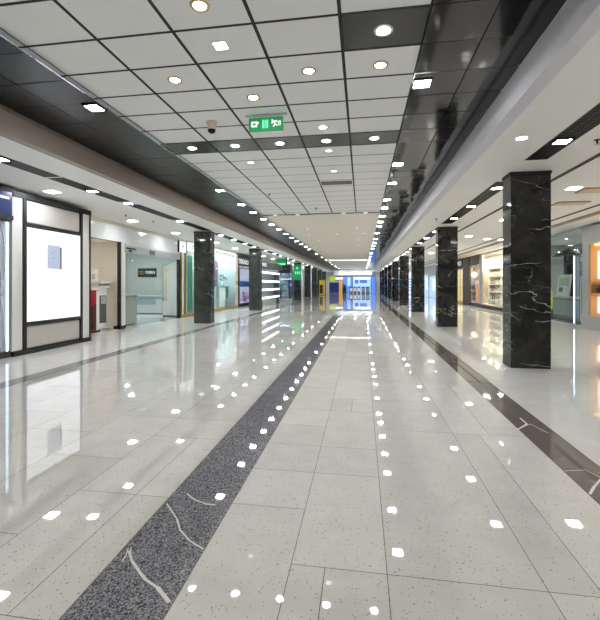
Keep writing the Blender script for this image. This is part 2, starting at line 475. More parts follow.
# ------------------------------------------------------------------ pillars
pz = thing('marble_pillar', '', 'pillar')
PW, PD = .62, .38
def pillar_proto():
    b = MB()
    for z0, z1 in ((0,.86),(.863,1.70),(1.703,2.50),(2.503,SZ+.0)):
        b.box(-PW/2, PW/2, 0, PD, z0, z1)
    b.build('shaft', M['marble'], pz)
    c = MB(); c.box(-PW/2-.012, PW/2+.012, -.012, PD+.012, SZ-.045, SZ-.002); c.build('capital', M['black'], pz)
    j = MB(); j.box(-PW/2+.004, PW/2-.004, .004, PD-.004, .02, SZ-.06); j.build('joint', M['gap'], pz)
pillar_proto()
RP = [7.13, 13.62, 20.6, 27.3, 33.7, 39.5, 45.2, 51, 56.8]
LP = [13.49, 20.49, 34.6, 41.2, 47.2, 53.2, 59.2]
where_r = ['large black marble pillar nearest the viewpoint, standing right of the floor band']
where_r += ['%s black marble pillar in the right-hand row, counting away from the big near one' % nth(i) for i in range(1, 9)]
where_l = ['%s black marble pillar in the left-hand row, %s' % (nth(i), ['beside the glass door shop','beside the floral poster','carrying a green banner','right of the green banner pillar',
           'just left of the yellow poster board','one beyond the yellow poster board','last before the corridor end'][i]) for i in range(7)]
first = True
for y, lab in zip(RP, where_r):
    put(pz, first, (2.45+PW/2, y, 0), lab, 'right row of marble pillars'); first = False
for y, lab in zip(LP, where_l):
    q = put(pz, False, (-5.29-PW/2, y, 0), lab, 'left row of marble pillars')
    for ch in q.children:
        if ch.name.startswith('shaft'): ch.material_slots[0].link = 'OBJECT'; ch.material_slots[0].material = M['marble_green_sheen']

# ------------------------------------------------------------------ luminaires
def square_light(name, label, size, mat, grp, rim='white_pl', drop=.006):
    o = thing(name, label, 'ceiling light', group=grp); h = size/2; r = .018
    b = MB()
    for x0,x1,y0,y1 in ((-h-r,h+r,-h-r,-h),(-h-r,h+r,h,h+r),(-h-r,-h,-h,h),(h,h+r,-h,h)): b.box(x0,x1,y0,y1,-drop-.004,.01)
    b.build('frame', M[rim], o)
    d = MB(); d.box(-h,h,-h,h,-drop,.006); d.build('diffuser', M[mat], o)
    return o
def round_light(name, label, r, mat, grp, rim='gold_rim'):
    o = thing(name, label, 'ceiling light', group=grp)
    b = MB(); b.lathe([(r,.004),(r,-.006),(r+.012,-.010),(r+.026,-.006),(r+.028,.004)], 28, cap=False); b.build('rim', M[rim], o)
    d = MB(); d.lathe([(r+.002,-.003),(r*.5,-.0055),(.002,-.006)], 28); d.build('diffuser', M[mat], o)
    return o
# squares in the right border
sq = square_light('square_ceiling_light', '', .17, 'lamp', '', 'black_metal')
ys = [4.65, 7.71, 9.14, 10.91, 12.12, 13.5, 14.84, 15.85, 18.0, 20.4, 22.2, 24]
y = 25.8
while y < 61: ys.append(y); y += 4.0
for i, y in enumerate(ys):
    put(sq, i == 0, (.665, y, CZ-.004), '%s square light from the viewpoint in the right black ceiling border' % nth(i), 'square lights in the right black border')
ys = [4.54, 9.01, 10.69, 11.91, 13.21, 14.44, 15.79, 17.2, 18.7, 20.2, 21.8, 23.4]
y = 25.1
while y < 61: ys.append(y); y += 4.0
for i, y in enumerate(ys):
    put(sq, False, (-3.30, y, LB-.006), '%s square light from the viewpoint in the left black ceiling border' % nth(i), 'square lights in the left black border')
# rounds in the tiled ceiling
CX = [(a+b)/2 for a, b in zip(XS, XS[1:])]
rl = round_light('round_downlight', '', .052, 'lamp_soft', '')
rows = [(2,3.08,'round downlight with gold rim at the top edge above the bright square panel light'), (1,4.16,'round downlight with gold rim left of the bright square panel light'),
        (2,4.70,'round downlight with gold rim just in front of the green exit sign'), (3,4.20,'round downlight with gold rim left of the one behind the single black tile'),
        (4,4.20,'round downlight with gold rim directly behind the single black ceiling tile'), (3,5.74,'round downlight with gold rim just in front of the black tile row')]
for i, (c, y, lab) in enumerate(rows):
    put(rl, i == 0, (CX[c], y, CZ), lab, 'gold-rimmed round downlights in the tiled ceiling')
rw = round_light('round_downlight', '', .058, 'lamp_cool', '', 'white_pl')
for i in range(5):
    put(rw, i == 0, (CX[i], 6.29, CZ), '%s round white downlight from the left in the black ceiling tile row' % nth(i), 'downlights in the black tile row')
put(rw, False, (CX[4], 3.63, CZ), 'round white downlight set in the single black ceiling tile', 'downlights in black tiles')
rd = round_light('round_downlight', '', .055, 'lamp_dim', '', 'white_pl')
far = [(3,6.76,'small dim downlight just behind the black tile row'), (1,7.2,'small dim downlight behind the black row on the left side'), (3,8.0,'small dim downlight in front of the ceiling air grille')]
for i, (c, y, lab) in enumerate(far): put(rd, i == 0, (CX[c], y, CZ), lab, 'dim downlights behind the black tile row')
pl = square_light('square_panel_light', 'bright square panel light flush in a white ceiling tile', .11, 'lamp_cool', '')
pl.location = (-1.32, 3.62, CZ)
for i, x in enumerate((-2.81,-2.07,-.58,.11)):
    put(rd, False, (x, 12.83, CZ), '%s small downlight from the left in the thin dark strip across the ceiling' % nth(i), 'downlights in the thin ceiling strip')
n = 0
for y in (16.2, 18.1, 20.6, 23.7, 27.5, 31.5, 42, 47, 52, 57):
    for x in ((-2.2,-.2) if y != 18.1 else (-2.4,-1.1,.1)):
        put(rd, False, (x, y, CZ), '%s small downlight, counting away from the thin dark strip in the plain far ceiling' % nth(n), 'downlights in the far ceiling'); n += 1
o = thing('linear_ceiling_light', 'long white strip light across the corridor ceiling far down the hall', 'ceiling light', (-1.3, 37.9, CZ))
b = MB(); b.box(-1.3-1.84,-1.3+1.84,37.5,38.3,CZ-.012,CZ+.01); b.build('housing', M['white_pl'], o)
b = MB(); b.box(-1.3-1.8,-1.3+1.8,37.7,38.1,CZ-.02,CZ-.01); b.build('diffuser', M['strip'], o)

# soffit lights
ss = square_light('square_soffit_light', '', .22, 'lamp_cool', '')
sw_ = square_light('square_soffit_light', '', .22, 'lamp_soft', '')
lft = [(-6.18,7.21,'square soffit light above the lit white advertising panel'), (-6.69,10.9,'square soffit light in front of the alcove with the red stand'), (-6.74,13.77,'square soffit light above the glass door shop')]
for i, y in enumerate((17.2, 20, 23, 26, 29, 32, 35, 38, 41, 44, 47, 50, 53, 56, 59)): lft.append((-6.5, y, '%s square soffit light on the left beyond the glass door shop' % nth(i)))  # the later ones are added to brighten the far left side
for i, (x, y, lab) in enumerate(lft): put(ss, i == 0, (x, y, SZ), lab, 'square lights in the left soffit')
rgt = [(4.07,8.5,'square soffit light just right of the large near pillar'), (4.11,16.38,'square soffit light above and left of the lit shelf shop'),
       (5.12,17.59,'left one of two neighbouring square lights above the lit shelf shop'), (5.78,17.9,'right one of two neighbouring square lights above the lit shelf shop')]
for i, (x, y) in enumerate(((4.1,12.4),(4.1,21),(4.1,25),(4.1,29),(4.1,33),(4.1,37),(4.1,41),(4.1,45),(4.1,49),(4.1,53),(4.1,57))): rgt.append((x, y, '%s square soffit light in the row behind the right-hand pillars' % nth(i)))
for i, (x, y, lab) in enumerate(rgt): put(sw_, i == 0, (x, y, SZ), lab, 'square lights in the right soffit')
put(rw, False, (2.02, 5.49, SZ), 'small round downlight alone in the white soffit before the near pillar')

# slot air diffusers with lights in the soffits
def slot(x0, x1, y0, y1, label, grp):
    o = thing('slot_air_vent', label, 'air vent', ((x0+x1)/2, (y0+y1)/2, SZ), grp)
    b = MB(); r = .012
    for p in ((x0-r,x0,y0,y1),(x1,x1+r,y0,y1),(x0-r,x1+r,y0-r,y0),(x0-r,x1+r,y1,y1+r)): b.box(*p, SZ-.008, SZ+.01)
    b.build('frame', M['black_metal'], o)
    b = MB(); b.box(x0,x1,y0,y1,SZ-.002,SZ+.004); b.build('backing', M['gap'], o)
    b = MB(); y = y0 + .02
    while y < y1 - .02:
        b.box(x0, x1, y, y+.012, SZ-.006, SZ-.001); y += .05
    for x in (x0+(x1-x0)/3, x0+2*(x1-x0)/3): b.box(x-.005, x+.005, y0, y1, SZ-.007, SZ-.001)
    b.build('slat_grille', M['black_metal'], o)
    return o
sl = square_light('slot_light', '', .17, 'lamp', '', 'black_metal')
first = True; n = 0
segs_r = [(.5,6.45)] + [(p+.65, q-.75) for p, q in zip(RP, RP[1:])]
for i, (a, b_) in enumerate(segs_r):
    slot(2.43, 2.72, a, b_, 'black slotted air vent %s' % ('in the right soffit before the large near pillar' if i == 0 else 'in the right soffit behind the %s pillar of the right row' % nth(i-1)), 'slot vents in the right soffit')
    ly = (3.4, 5.67) if i == 0 else [a + (b_-a)*q for q in (.09,.45,.8)]
    for y in ly:
        put(sl, first, (2.575, y, SZ-.008), '%s square light from the viewpoint in the right soffit slots' % nth(n), 'lights in the right soffit slots'); first = False; n += 1
n = 0
segs_l = [(3.2,6.2),(6.3,8.3),(8.7,10.9),(11.4,13.3)] + [(p+.6, q-.4) for p, q in ((13.49,20.49),(20.49,27),(27,34.6),(34.6,41.2),(41.2,47.2),(47.2,53.2))]
ln = ['above the advertising panel, the near one','above the advertising panel, the far one','before the alcove with the red stand','in front of the glass door shop',
      'behind the first left pillar','behind the second left pillar','beside the hanging green sign','behind the green banner pillar','fourth beyond the first left pillar row','farthest before the end shops']
for i, (a, b_) in enumerate(segs_l):
    slot(-5.46, -5.18, a, b_, 'black slotted air vent in the left soffit %s' % ln[i], 'slot vents in the left soffit')
for i, y in enumerate((5.2, 7.27, 8.5, 11.15, 14.6, 16.2, 17.8, 19.4, 21.8, 24, 26, 28.5, 31, 36, 39, 43, 49)):
    put(sl, False, (-5.32, y, SZ-.008), '%s square light from the viewpoint in the left soffit slot' % nth(i), 'lights in the left soffit slots')

# tiled-ceiling equipment
o = thing('air_grille', 'slatted white air grille in the corridor ceiling behind the black tile row', 'air vent', (CX[3], 8.92, CZ))
b = MB(); b.box(CX[3]-.36, CX[3]+.36, 8.74, 9.1, CZ-.008, CZ+.004); b.build('frame', M['ceil_cream'], o)
b = MB()
for k in range(7): b.box(CX[3]-.34, CX[3]+.34, 8.77+k*.045, 8.79+k*.045, CZ-.012, CZ-.007)
b.build('slat_grille', M['black'], o)
o = thing('dome_camera', 'beige dome security camera on a white ceiling tile left of the exit sign', 'security camera', (-2.07, 5.32, CZ))
b = MB(); b.lathe([(.075,0),(.075,-.02),(.06,-.03),(.058,-.09),(.062,-.11)], 24, (-2.07,5.32,CZ)); b.build('base', M['beige_pl'], o)
b = MB(); b.lathe([(.056,-.11),(.05,-.135),(.03,-.155),(.004,-.162)], 24, (-2.07,5.32,CZ)); b.build('lens_dome', M['black_metal'], o)
def sprinkler(x, y, z, lab):
    z += .003
    o = thing('sprinkler_head', lab, 'sprinkler', (x, y, z), 'ceiling sprinklers')
    b = MB(); b.lathe([(.04,0),(.04,-.006),(.012,-.012),(.012,-.05)], 14, (x,y,z)); b.build('escutcheon', M['black_metal'], o)
    b = MB(); b.lathe([(.028,-.062),(.028,-.066)], 14, (x,y,z)); b.tube([(x-.012,y,z-.05),(x-.016,y,z-.064)], .003); b.tube([(x+.012,y,z-.05),(x+.016,y,z-.064)], .003)
    b.build('deflector', M['steel'], o)
sprinkler(-2.3, 9.79, CZ, 'small dark sprinkler head in the corridor ceiling left of the air grille')
sprinkler(-1.35, 11.81, CZ, 'small dark sprinkler head just before the thin dark ceiling strip')
sprinkler(-6.31, 9.97, SZ, 'small sprinkler head in the left soffit beside the advertising panel')
sprinkler(-6.12, 11.05, SZ, 'small sprinkler head in the left soffit before the glass door shop')
sprinkler(3.01, 5.71, SZ, 'sprinkler head beside the right soffit slot at the right picture edge')
sprinkler(2.1, 11.9, SZ, 'small sprinkler head left of the slot before the second right pillar')
for x, y, lab in ((4.62,8.73,'tan rectangular ceiling hatch at the right picture edge'), (4.74,10.06,'tan rectangular ceiling hatch right of the large near pillar')):
    o = thing('ceiling_hatch', lab, 'ceiling hatch', (x, y, SZ), 'tan hatches in the right soffit')
    b = MB(); b.box(x-.34,x+.34,y-.2,y+.2,SZ-.02,SZ+.004); b.build('frame', M['tan'], o)
    b = MB(); b.box(x-.3,x+.3,y-.16,y+.16,SZ-.026,SZ-.018); b.build('hatch_panel', M['beige_pl'], o)

# ------------------------------------------------------------------ text
def text_mesh(body, size, extrude=.003):
    cu = bpy.data.curves.new('lettering', 'FONT'); cu.body = body; cu.size = size; cu.extrude = extrude; cu.align_x = 'CENTER'; cu.align_y = 'CENTER'
    ob = bpy.data.objects.new('lettering_tmp', cu); C.objects.link(ob)
    dg = bpy.context.evaluated_depsgraph_get()
    me = bpy.data.meshes.new_from_object(ob.evaluated_get(dg)); bpy.data.objects.remove(ob); bpy.data.curves.remove(cu)
    return me
def lettering(body, size, pos, face, mat, parent, width=None):
    """face: '+x', '-x', '-y' the direction the writing faces"""
    me = text_mesh(body, size); me.materials.clear(); me.materials.append(mat)
    R = Matrix.Rotation(PI/2, 4, 'X')
    if face == '+x': R = Matrix.Rotation(PI/2, 4, 'Z') @ R
    if face == '-x': R = Matrix.Rotation(-PI/2, 4, 'Z') @ R
    if width:
        xs = [v.co.x for v in me.vertices]; w_ = max(xs)-min(xs)
        me.transform(Matrix.Diagonal((width/w_,1,1,1)))
    me.transform(Matrix.Translation(pos) @ R)
    for ch in parent.children:      # the letters belong to the board they are mounted on
        if ch.name.split('.')[0] in ('sign_box', 'sign_board', 'header_band', 'backing'): parent = ch; break
    o = bpy.data.objects.new('lettering', me); C.objects.link(o); o.parent = parent; o.matrix_parent_inverse = world_of(parent).inverted()
    return o

# ------------------------------------------------------------------ green exit sign under the ceiling
ex, ey, ez0, ez1 = -1.26, 5.18, 3.435, 3.615
o = thing('exit_sign', 'lit green exit sign hanging under the white tiled ceiling', 'exit sign', (ex, ey, CZ))
b = MB(); b.box(ex-.235, ex+.235, ey, ey+.03, ez0, ez1); b.build('housing', M['sign_green'], o, bevel=.004)
b = MB(); b.box(ex-.28, ex+.28, ey-.005, ey+.035, CZ-.02, CZ+.002)
for s_ in (-.16,.16): b.tube([(ex+s_, ey+.015, ez1-.005),(ex+s_, ey+.015, CZ-.01)], .006)
b.build('bracket', M['steel_flat'], o)
zc = (ez0+ez1)/2; q = ey-.004
b = MB()
b.box(ex-.02, ex-.004, q, ey, zc-.055, zc+.055); b.box(ex+.006, ex+.03, q, ey, zc-.055, zc+.055); b.box(ex-.05,ex-.03,q,ey,zc-.055,zc+.055); b.build('door_symbol', M['sign_mint'], o)
b = MB()   # left pictogram: square with arrow
b.box(ex-.2, ex-.12, q, ey, zc-.035, zc+.04); b.prism([(ex-.12,zc+.045),(ex-.095,zc+.02),(ex-.12,zc-.005)], 1, q, ey); b.build('arrow_symbol', M['sign_white'], o)
b = MB()
b.box(ex-.18, ex-.14, q-.002, ey, zc-.012, zc+.016); b.build('arrow_inset', M['sign_green'], o)
b = MB()   # running figure
b.lathe([(.012,0),(.012,.004)], 12, (ex+.085, q, zc+.045), M=Matrix.Rotation(-PI/2,4,'X'))
for p in ([(ex+.1,zc+.03),(ex+.125,zc-.005)],[(ex+.1,zc+.025),(ex+.075,zc+.005)],[(ex+.125,zc-.005),(ex+.1,zc-.04)],[(ex+.125,zc-.005),(ex+.155,zc-.03)],[(ex+.105,zc+.025),(ex+.14,zc+.035)],[(ex+.14,zc+.035),(ex+.155,zc+.015)]):
    b.tube([(p[0][0],q,p[0][1]),(p[1][0],q,p[1][1])], .009, 6)
for dx in (.175,.195): b.tube([(ex+dx,q,zc-.03),(ex+dx,q,zc+.03)], .006, 6)
b.tube([(ex+.175,q,zc+.03),(ex+.195,q,zc+.03)], .006, 6)
b.build('running_figure', M['sign_white'], o)

# ------------------------------------------------------------------ LEFT SIDE
WL = -7.4
# plain walls
b = MB(); b.box(-12.2,-12.0,Y0,Y1,0,SZ); struct('wall_left', b, M['wall_grey'])
# --- shop with blue sign at the picture edge
o = thing('shop_sign', 'dark blue shop sign box beside the lit advertising panel', 'shop sign', (-6.63, 5.6, 2.4))
b = MB(); b.box(-6.8,-6.60,4.2,6.70,2.70,3.14); b.build('sign_box', M['navy'], o)
b = MB(); b.box(-6.8,-6.585,4.2,6.72,2.62,2.70); b.box(-6.8,-6.585,4.2,6.72,3.14,3.23); b.build('frame', M['black'], o)
b = MB(); b.box(-6.6,-6.575,6.3,6.62,3.0,3.04); b.build('lamp', M['sign_white'], o)
o = thing('wavy_screen', 'pale grey screen of wavy white lines below the blue shop sign', 'wall panel', (-6.75, 5.6, 0))
b = MB(); b.box(-6.74,-6.69,4.2,6.66,.12,2.57); b.build('back_panel', M['print'], o)
b = MB()
for k in range(14):
    y0 = 6.6 - k*.085
    b.tube([(-6.68, y0 + .034*math.sin(z*4.2 + k*1.3) + .014*math.sin(z*9+k), z) for z in [.14+.06*j for j in range(41)]], .008, 6)
b.build('wave_lines', M['white_pl'], o)
b = MB(); b.box(-6.85,-6.66,4.2,6.70,0,.12); b.build('base', M['wall_brown'], o)
b = MB(); b.box(-6.74,-6.67,6.662,6.685,.12,2.58); b.build('edge_light', M['tube'], o)
b = MB(); b.box(-6.74,-6.66,6.69,6.73,.12,2.58); b.build('edge_post', M['steel'], o)
# --- lit advertising panel
PX = -6.62; ya, yb = 6.74, 8.95
o = thing('advertising_lightbox', 'large framed wall panel with bright lit white poster box', 'advertising panel', (PX, (ya+yb)/2, 0))
b = MB(); b.box(-7.4, PX-.05, ya, yb, 0, 3.2); b.build('body', M['panel_wood'], o)
b = MB()
b.box(PX-.06, PX+.02, ya, yb+.01, 3.09, 3.2)      # top
b.box(PX-.06, PX+.02, ya, yb+.01, 0, .10)           # base
for y in (6.98, 8.60): b.box(PX-.06, PX+.012, y, y+.075, .1, 3.09)
b.box(PX-.06, PX+.012, 7.055, 8.60, 2.54, 2.62); b.box(PX-.06, PX+.012, 7.055, 8.60, .56, .64)
b.box(PX-.06, PX+.012, 8.93, 8.96, .1, 3.09)
b.build('frame', M['black'], o)
b = MB(); b.box(PX-.05, PX-.005, 7.055, 8.60, .64, 2.54); b.build('lit_panel', M['lightbox'], o)
b = MB(); b.box(PX-.05, PX-.012, 7.08, 8.58, 2.64, 3.07); b.build('upper_panel', M['panel_wood'], o)
b = MB(); b.box(PX-.05, PX-.012, 7.08, 8.58, .12, .54); b.build('lower_panel', M['panel_wood'], o)
for y0, y1 in ((ya, 6.97), (8.68, 8.93)):
    b = MB(); b.box(PX-.05, PX-.012, y0, y1, .1, 3.09); b.build('side_panel', M['wall_white'], o)
y0, y1 = yat(47.5, PX), yat(60, PX)
b = MB(); b.box(PX-.005, PX+.002, y0, y1, 1.73, 2.24); pr = b.build('print', M['lit_print'], o)
b = MB(); b.box(PX-.005, PX+.003, y1, y1+.05, 1.72, 2.21); b.build('print_edge', M['wall_dgrey'], pr)
b = MB()
for yy, zz in ((.3,2.06),(.5,2.1),(.36,1.95)): b.box(PX+.002, PX+.003, y0+(y1-y0)*yy, y0+(y1-y0)*yy+.05, zz, zz+.012)
b.build('print_marks', M['wall_dgrey'], pr)

# --- wall above the recessed fronts (glossy white bulkhead) and its pieces
HD = 2.70
b = MB(); b.box(-7.6, WL, 8.95, 15.55, HD, SZ); b.box(-7.47, WL-.0, 11.42, 11.62, 0, HD); struct('wall_left_bulkhead', b, M['wall_gloss'])
b = MB(); b.box(-7.62, WL+.04, 8.96, 15.7, SZ-.07, SZ+.0); struct('trim_6', b, M['beige_pl'])
# alcove
b = MB(); b.box(-9.3,-9.2,8.9,12.4,0,HD+.05); b.box(-9.2,-7.55,8.86,8.94,0,HD+.05); b.box(-9.3,-7.42,11.62,11.7,0,HD+.05); b.box(-9.3,-7.5,8.9,11.65,HD+.03,HD+.1)
struct('wall_left_alcove', b, M['wall_cream'])
b = MB(); b.box(-7.47, WL+.02, 11.34, 11.42, 0, HD); b.box(-7.6, WL+.02, 11.34, 11.66, 0, .1); struct('door_1', b, M['black'])
o = thing('alcove_light', 'flat white light at the ceiling of the cream alcove', 'ceiling light', (-8.4, 10.2, HD))
b = MB(); b.box(-8.9,-7.9,9.8,10.6,HD+.01,HD+.03); b.build('diffuser', M['strip'], o)
b = MB(); b.box(-8.94,-7.86,9.76,10.64,HD+.02,HD+.034); b.build('frame', M['white_pl'], o)
# display in the alcove
ax, ay = -7.75, 10.55
o = thing('red_banner_stand', 'narrow red promotional stand at the alcove entrance', 'banner stand', (ax, ay, 0))
b = MB(); b.box(ax-.16,ax+.16,ay-.16,ay+.16,0,.05); b.build('base', M['black'], o)
b = MB(); b.box(ax-.12,ax+.12,ay-.11,ay+.11,.05,1.22); b.build('red_body', M['red'], o)
b = MB(); b.box(ax-.10,ax+.122,ay-.09,ay-.112,.1,.75); b.box(ax+.118,ax+.124,ay-.09,ay+.02,.1,.8); b.build('dark_print', M['dkred'], o)
b = MB(); b.box(ax+.12,ax+.126,ay+.03,ay+.10,.05,1.2); b.build('edge_strip', M['white_pl'], o)
b = MB(); b.box(ax-.13,ax+.13,ay-.12,ay+.12,1.22,1.30); b.build('cap', M['white_pl'], o)
px_, py_ = -7.78, 11.02
o = thing('poster_stand', 'white framed poster stand with dark panel right of the red stand', 'poster stand', (px_, py_, 0))
b = MB(); b.box(px_-.06,px_+.02,py_-.24,py_+.24,.05,1.28); b.build('body', M['white_pl'], o, bevel=.02)
b = MB(); b.box(px_+.018,px_+.024,py_-.12,py_+.20,.22,1.05); b.build('dark_panel', M['wall_dgrey'], o)
b = MB(); b.box(px_+.022,px_+.027,py_-.05,py_+.18,.8,1.03); b.build('notice', M['panel_wood'], o)
b = MB(); b.box(px_-.1,px_+.08,py_-.3,py_+.3,1.28,1.34); b.build('top_cap', M['white_pl'], o, bevel=.02)
for s_ in (-.225,.225):
    b = MB(); b.box(px_-.14,px_+.10,py_+s_-.025,py_+s_+.025,0,.05); b.build('foot', M['steel_flat'], o)
o = thing('wall_shelf', 'white wall shelf inside the alcove above the red stand', 'shelf', (-8.6, 11.3, 1.4))
b = MB(); b.box(-8.9,-7.8,11.05,11.62,1.42,1.50); b.build('board', M['white_pl'], o)
b = MB(); b.box(-8.8,-8.75,11.2,11.62,1.28,1.42); b.box(-8.0,-7.95,11.2,11.62,1.28,1.42); b.build('bracket', M['steel_flat'], o)
for x, h, m, lab in ((-8.45,.30,'pink','pink box standing on the alcove shelf'), (-8.2,.36,'white_pl','tall white bottle standing on the alcove shelf'), (-8.62,.24,'tan','tan box standing leftmost on the alcove shelf')):
    o = thing('product_box', lab, 'product', (x, 11.3, 1.5), 'goods on the alcove shelf')
    b = MB(); b.box(x-.07,x+.07,11.24,11.38,1.5,1.5+h); b.build('carton', M[m], o, bevel=.01)
    b = MB(); b.box(x-.05,x+.05,11.237,11.24,1.55,1.5+h*.6); b.build('carton_label', M['panel_wood'], o)

# --- glass door shop
DX = -7.42; d0, d1 = 11.66, 15.5; dm = yat(163.5, DX)
b = MB(); b.box(-12,-6.9-.0+-.5,18.6,18.7,0,SZ); struct('wall_left_reception', b, M['wall_grey'])
o = tag(bpy.data.objects.new('door_2', None), 'frameless glass double door under a silver header', 'door', None, 'structure'); C.objects.link(o); o.location = (DX, (d0+d1)/2, 0)
b = MB(); b.box(DX-.1,DX+.03,d0,d1,2.40,2.62); b.build('header', M['steel_flat'], o)
b = MB(); b.box(DX-.06,DX+.02,d1-.14,d1,0,2.4); b.build('jamb', M['black'], o)
b = MB(); b.box(DX-.012,DX,d0+.02,dm-.006,.03,2.39); leaf_a = b.build('glass_leaf', M['glass'], o)
b = MB(); b.box(DX-.012,DX,dm+.006,d1-.15,.03,2.39); leaf_b = b.build('glass_leaf', M['glass'], o)
for s_ in (-.10,.10):
    b = MB(); b.tube([(DX+.05,dm+s_,.75),(DX+.05,dm+s_,2.0)], .016); b.tube([(DX,dm+s_,.85),(DX+.05,dm+s_,.85)], .008); b.tube([(DX,dm+s_,1.9),(DX+.05,dm+s_,1.9)], .008)
    b.build('handle', M['brass'], leaf_a if s_ < 0 else leaf_b)
b = MB(); b.box(DX-.03,DX+.01,dm-.17,dm-.02,.0,.10); b.box(DX-.03,DX+.01,dm+.02,dm+.17,0,.10); b.build('patch_fitting', M['steel'], o)
b = MB(); b.box(DX+.03,DX+.045,yat(149,DX),yat(154,DX),2.44,2.58); b.build('sensor', M['wall_dgrey'], o)
b = MB(); b.box(DX-.11,DX+.04,d0,d1,2.62,2.70); b.build('transom', M['wall_gloss'], o)
b = MB(); b.box(DX+.03,DX+.06,d0+.05,d0+.55,2.52,2.56); b.lathe([(.05,0),(.05,.04)], 12, (DX+.08,d0+.2,2.44)); b.build('door_closer', M['black'], o)
# sign on the reception wall
sx0, sx1 = xat(138.2,18.6), xat(156.6,18.6); sz0, sz1 = zat(277,-10.6,18.6), zat(268.3,-10.6,18.6)
o = thing('wall_sign', 'black sign with gold symbol and white lettering seen through the glass door', 'sign', ((sx0+sx1)/2, 18.6, (sz0+sz1)/2))
b = MB(); b.box(sx0,sx1,18.56,18.6,sz0,sz1); b.build('sign_board', M['black'], o)
sw = sx1-sx0; zc = (sz0+sz1)/2
lettering('YOPIEN', .2, (sx0+sw*.67,18.555,zc), '-y', M['sign_white'], o, sw*.52)
b = MB()
for cx in (sx0+sw*.13, sx0+sw*.27):
    for dx, dz in ((0,.07),(0,-.07),(-.05,0),(.05,0)):
        hh, vv = (.06,.014) if dx == 0 else (.014,.075)
        b.box(cx+dx-hh,cx+dx+hh,18.548,18.56,zc+dz-vv,zc+dz+vv)
b.build('gold_symbol', M['brass'], o)
o = thing('reception_desk', 'pale reception desk inside the glass door shop', 'desk', (-9.9, 17.4, 0))
b = MB(); b.box(-11.2,-9.0,17.2,17.7,0.06,.82); b.build('front_panel', M['wall_grey'], o)
b = MB(); b.box(-11.25,-8.95,17.1,17.75,.82,.87); b.build('counter_top', M['wall_grey'], o)
b = MB(); b.box(-11.1,-9.1,17.25,17.65,0,.06); b.build('plinth', M['wall_dgrey'], o)
b = MB(); b.box(-11.0,-9.4,17.19,17.2,.45,.72); b.build('front_inset', M['bluegrey'], o)
o = thing('low_cabinet', 'low pale cabinet at the left inside the glass door', 'cabinet', (-8.0, 12.5, 0))
b = MB(); b.box(-8.35,-7.75,12.2,12.9,.05,.98); b.build('body', M['panel_wood'], o)
b = MB(); b.box(-8.38,-7.72,12.17,12.93,.98,1.02); b.build('cabinet_top', M['wall_grey'], o)
b = MB(); b.box(-8.3,-7.8,12.25,12.85,0,.05); b.build('plinth', M['wall_dgrey'], o)
xp0, xp1 = -8.2, -7.48
o = thing('slanted_partition', 'white partition with slanted top behind the right glass door leaf', 'partition', ((xp0+xp1)/2, 15.64, 0))
b = MB(); b.prism([(xp0,.1),(xp1,.1),(xp1,2.42),(xp0,2.08)], 1, 15.6, 15.68); b.build('panel', M['wall_white'], o)
b = MB(); b.box(xp0,xp1,15.59,15.69,0,.1); b.build('kick_plate', M['wall_dgrey'], o)
o = thing('door_mat', 'dark grey carpet mat on the floor inside the glass door', 'mat', (-8.9, 14.4, 0))
b = MB(); b.box(-10.2,-7.6,13.0,15.8,0.001,.012); b.build('mat_pile', M['wall_mgrey'], o, bevel=.004)
b = MB(); b.box(-10.23,-7.57,12.97,15.83,0.001,.008); b.build('mat_edge', M['black'], o)

# --- white sign boxes and the teal display window
o = thing('square_sign', 'small square white sign with black marks beside the long lit sign', 'shop sign', (WL, 15.7, 3))
y0, y1 = 15.35, 15.98
b = MB(); b.box(WL-.05,WL+.05,y0,y1,2.72,3.15); b.build('sign_box', M['sign_white'], o)
b = MB(); b.box(WL-.05,WL+.06,y0-.06,y0,2.70,3.17); b.box(WL-.05,WL+.06,y1,y1+.09,2.70,3.17); b.build('frame', M['black'], o)
lettering('H', .26, (WL+.055,(y0+y1)/2,2.95), '+x', M['wall_dgrey'], o)
o = thing('long_shop_sign', 'long white lit sign above the teal display window', 'shop sign', (WL, 19.5, 3))
b = MB(); b.box(WL-.08,WL+.05,16.1,22.75,2.83,3.2); b.build('sign_box', M['sign_white'], o)
lettering('LUSUIMU', .26, (WL+.055,17.0,3.02), '+x', M['wall_dgrey'], o, 1.5)
lettering('FELMINNA', .24, (WL+.055,21.0,3.0), '+x', M['wall_dgrey'], o, 3.0)
b = MB(); b.box(WL-.08,WL+.06,16.1,22.75,3.2,3.24); b.build('cap', M['wall_grey'], o)
w1 = tag(bpy.data.objects.new('window_1', None), 'teal shop display window with brass base', 'window', None, 'structure'); C.objects.link(w1); w1.location = (WL, 19.5, 0)
b = MB(); b.box(WL-.02,WL-.005,16.1,22.8,.12,2.83); b.build('pane', M['glass'], w1)
b = MB()
for y in (15.55, 15.98): b.box(WL-.05,WL+.05,y,y+.06,.12,2.72)
b.box(WL-.06,WL+.06,15.5,23.0,0,.13); b.build('brass_base', M['brass'], w1)
b = MB()
for y in (16.05, 18.2): b.box(WL-.05,WL+.02,y,y+.1,.12,2.83)
b.box(WL-.05,WL+.03,22.75,23.2,.0,3.2); b.build('frame', M['beige_pl'], w1)
b = MB(); b.box(-8.9,-8.8,18.4,23,0,SZ); b.box(-8.9,-7.5,23.0,23.08,0,SZ); b.prism([(-7.44,15.9),(-7.40,15.9),(-8.8,18.42),(-8.88,18.42)], 2, 0, SZ); struct('wall_left_display', b, M['pale_blue'])
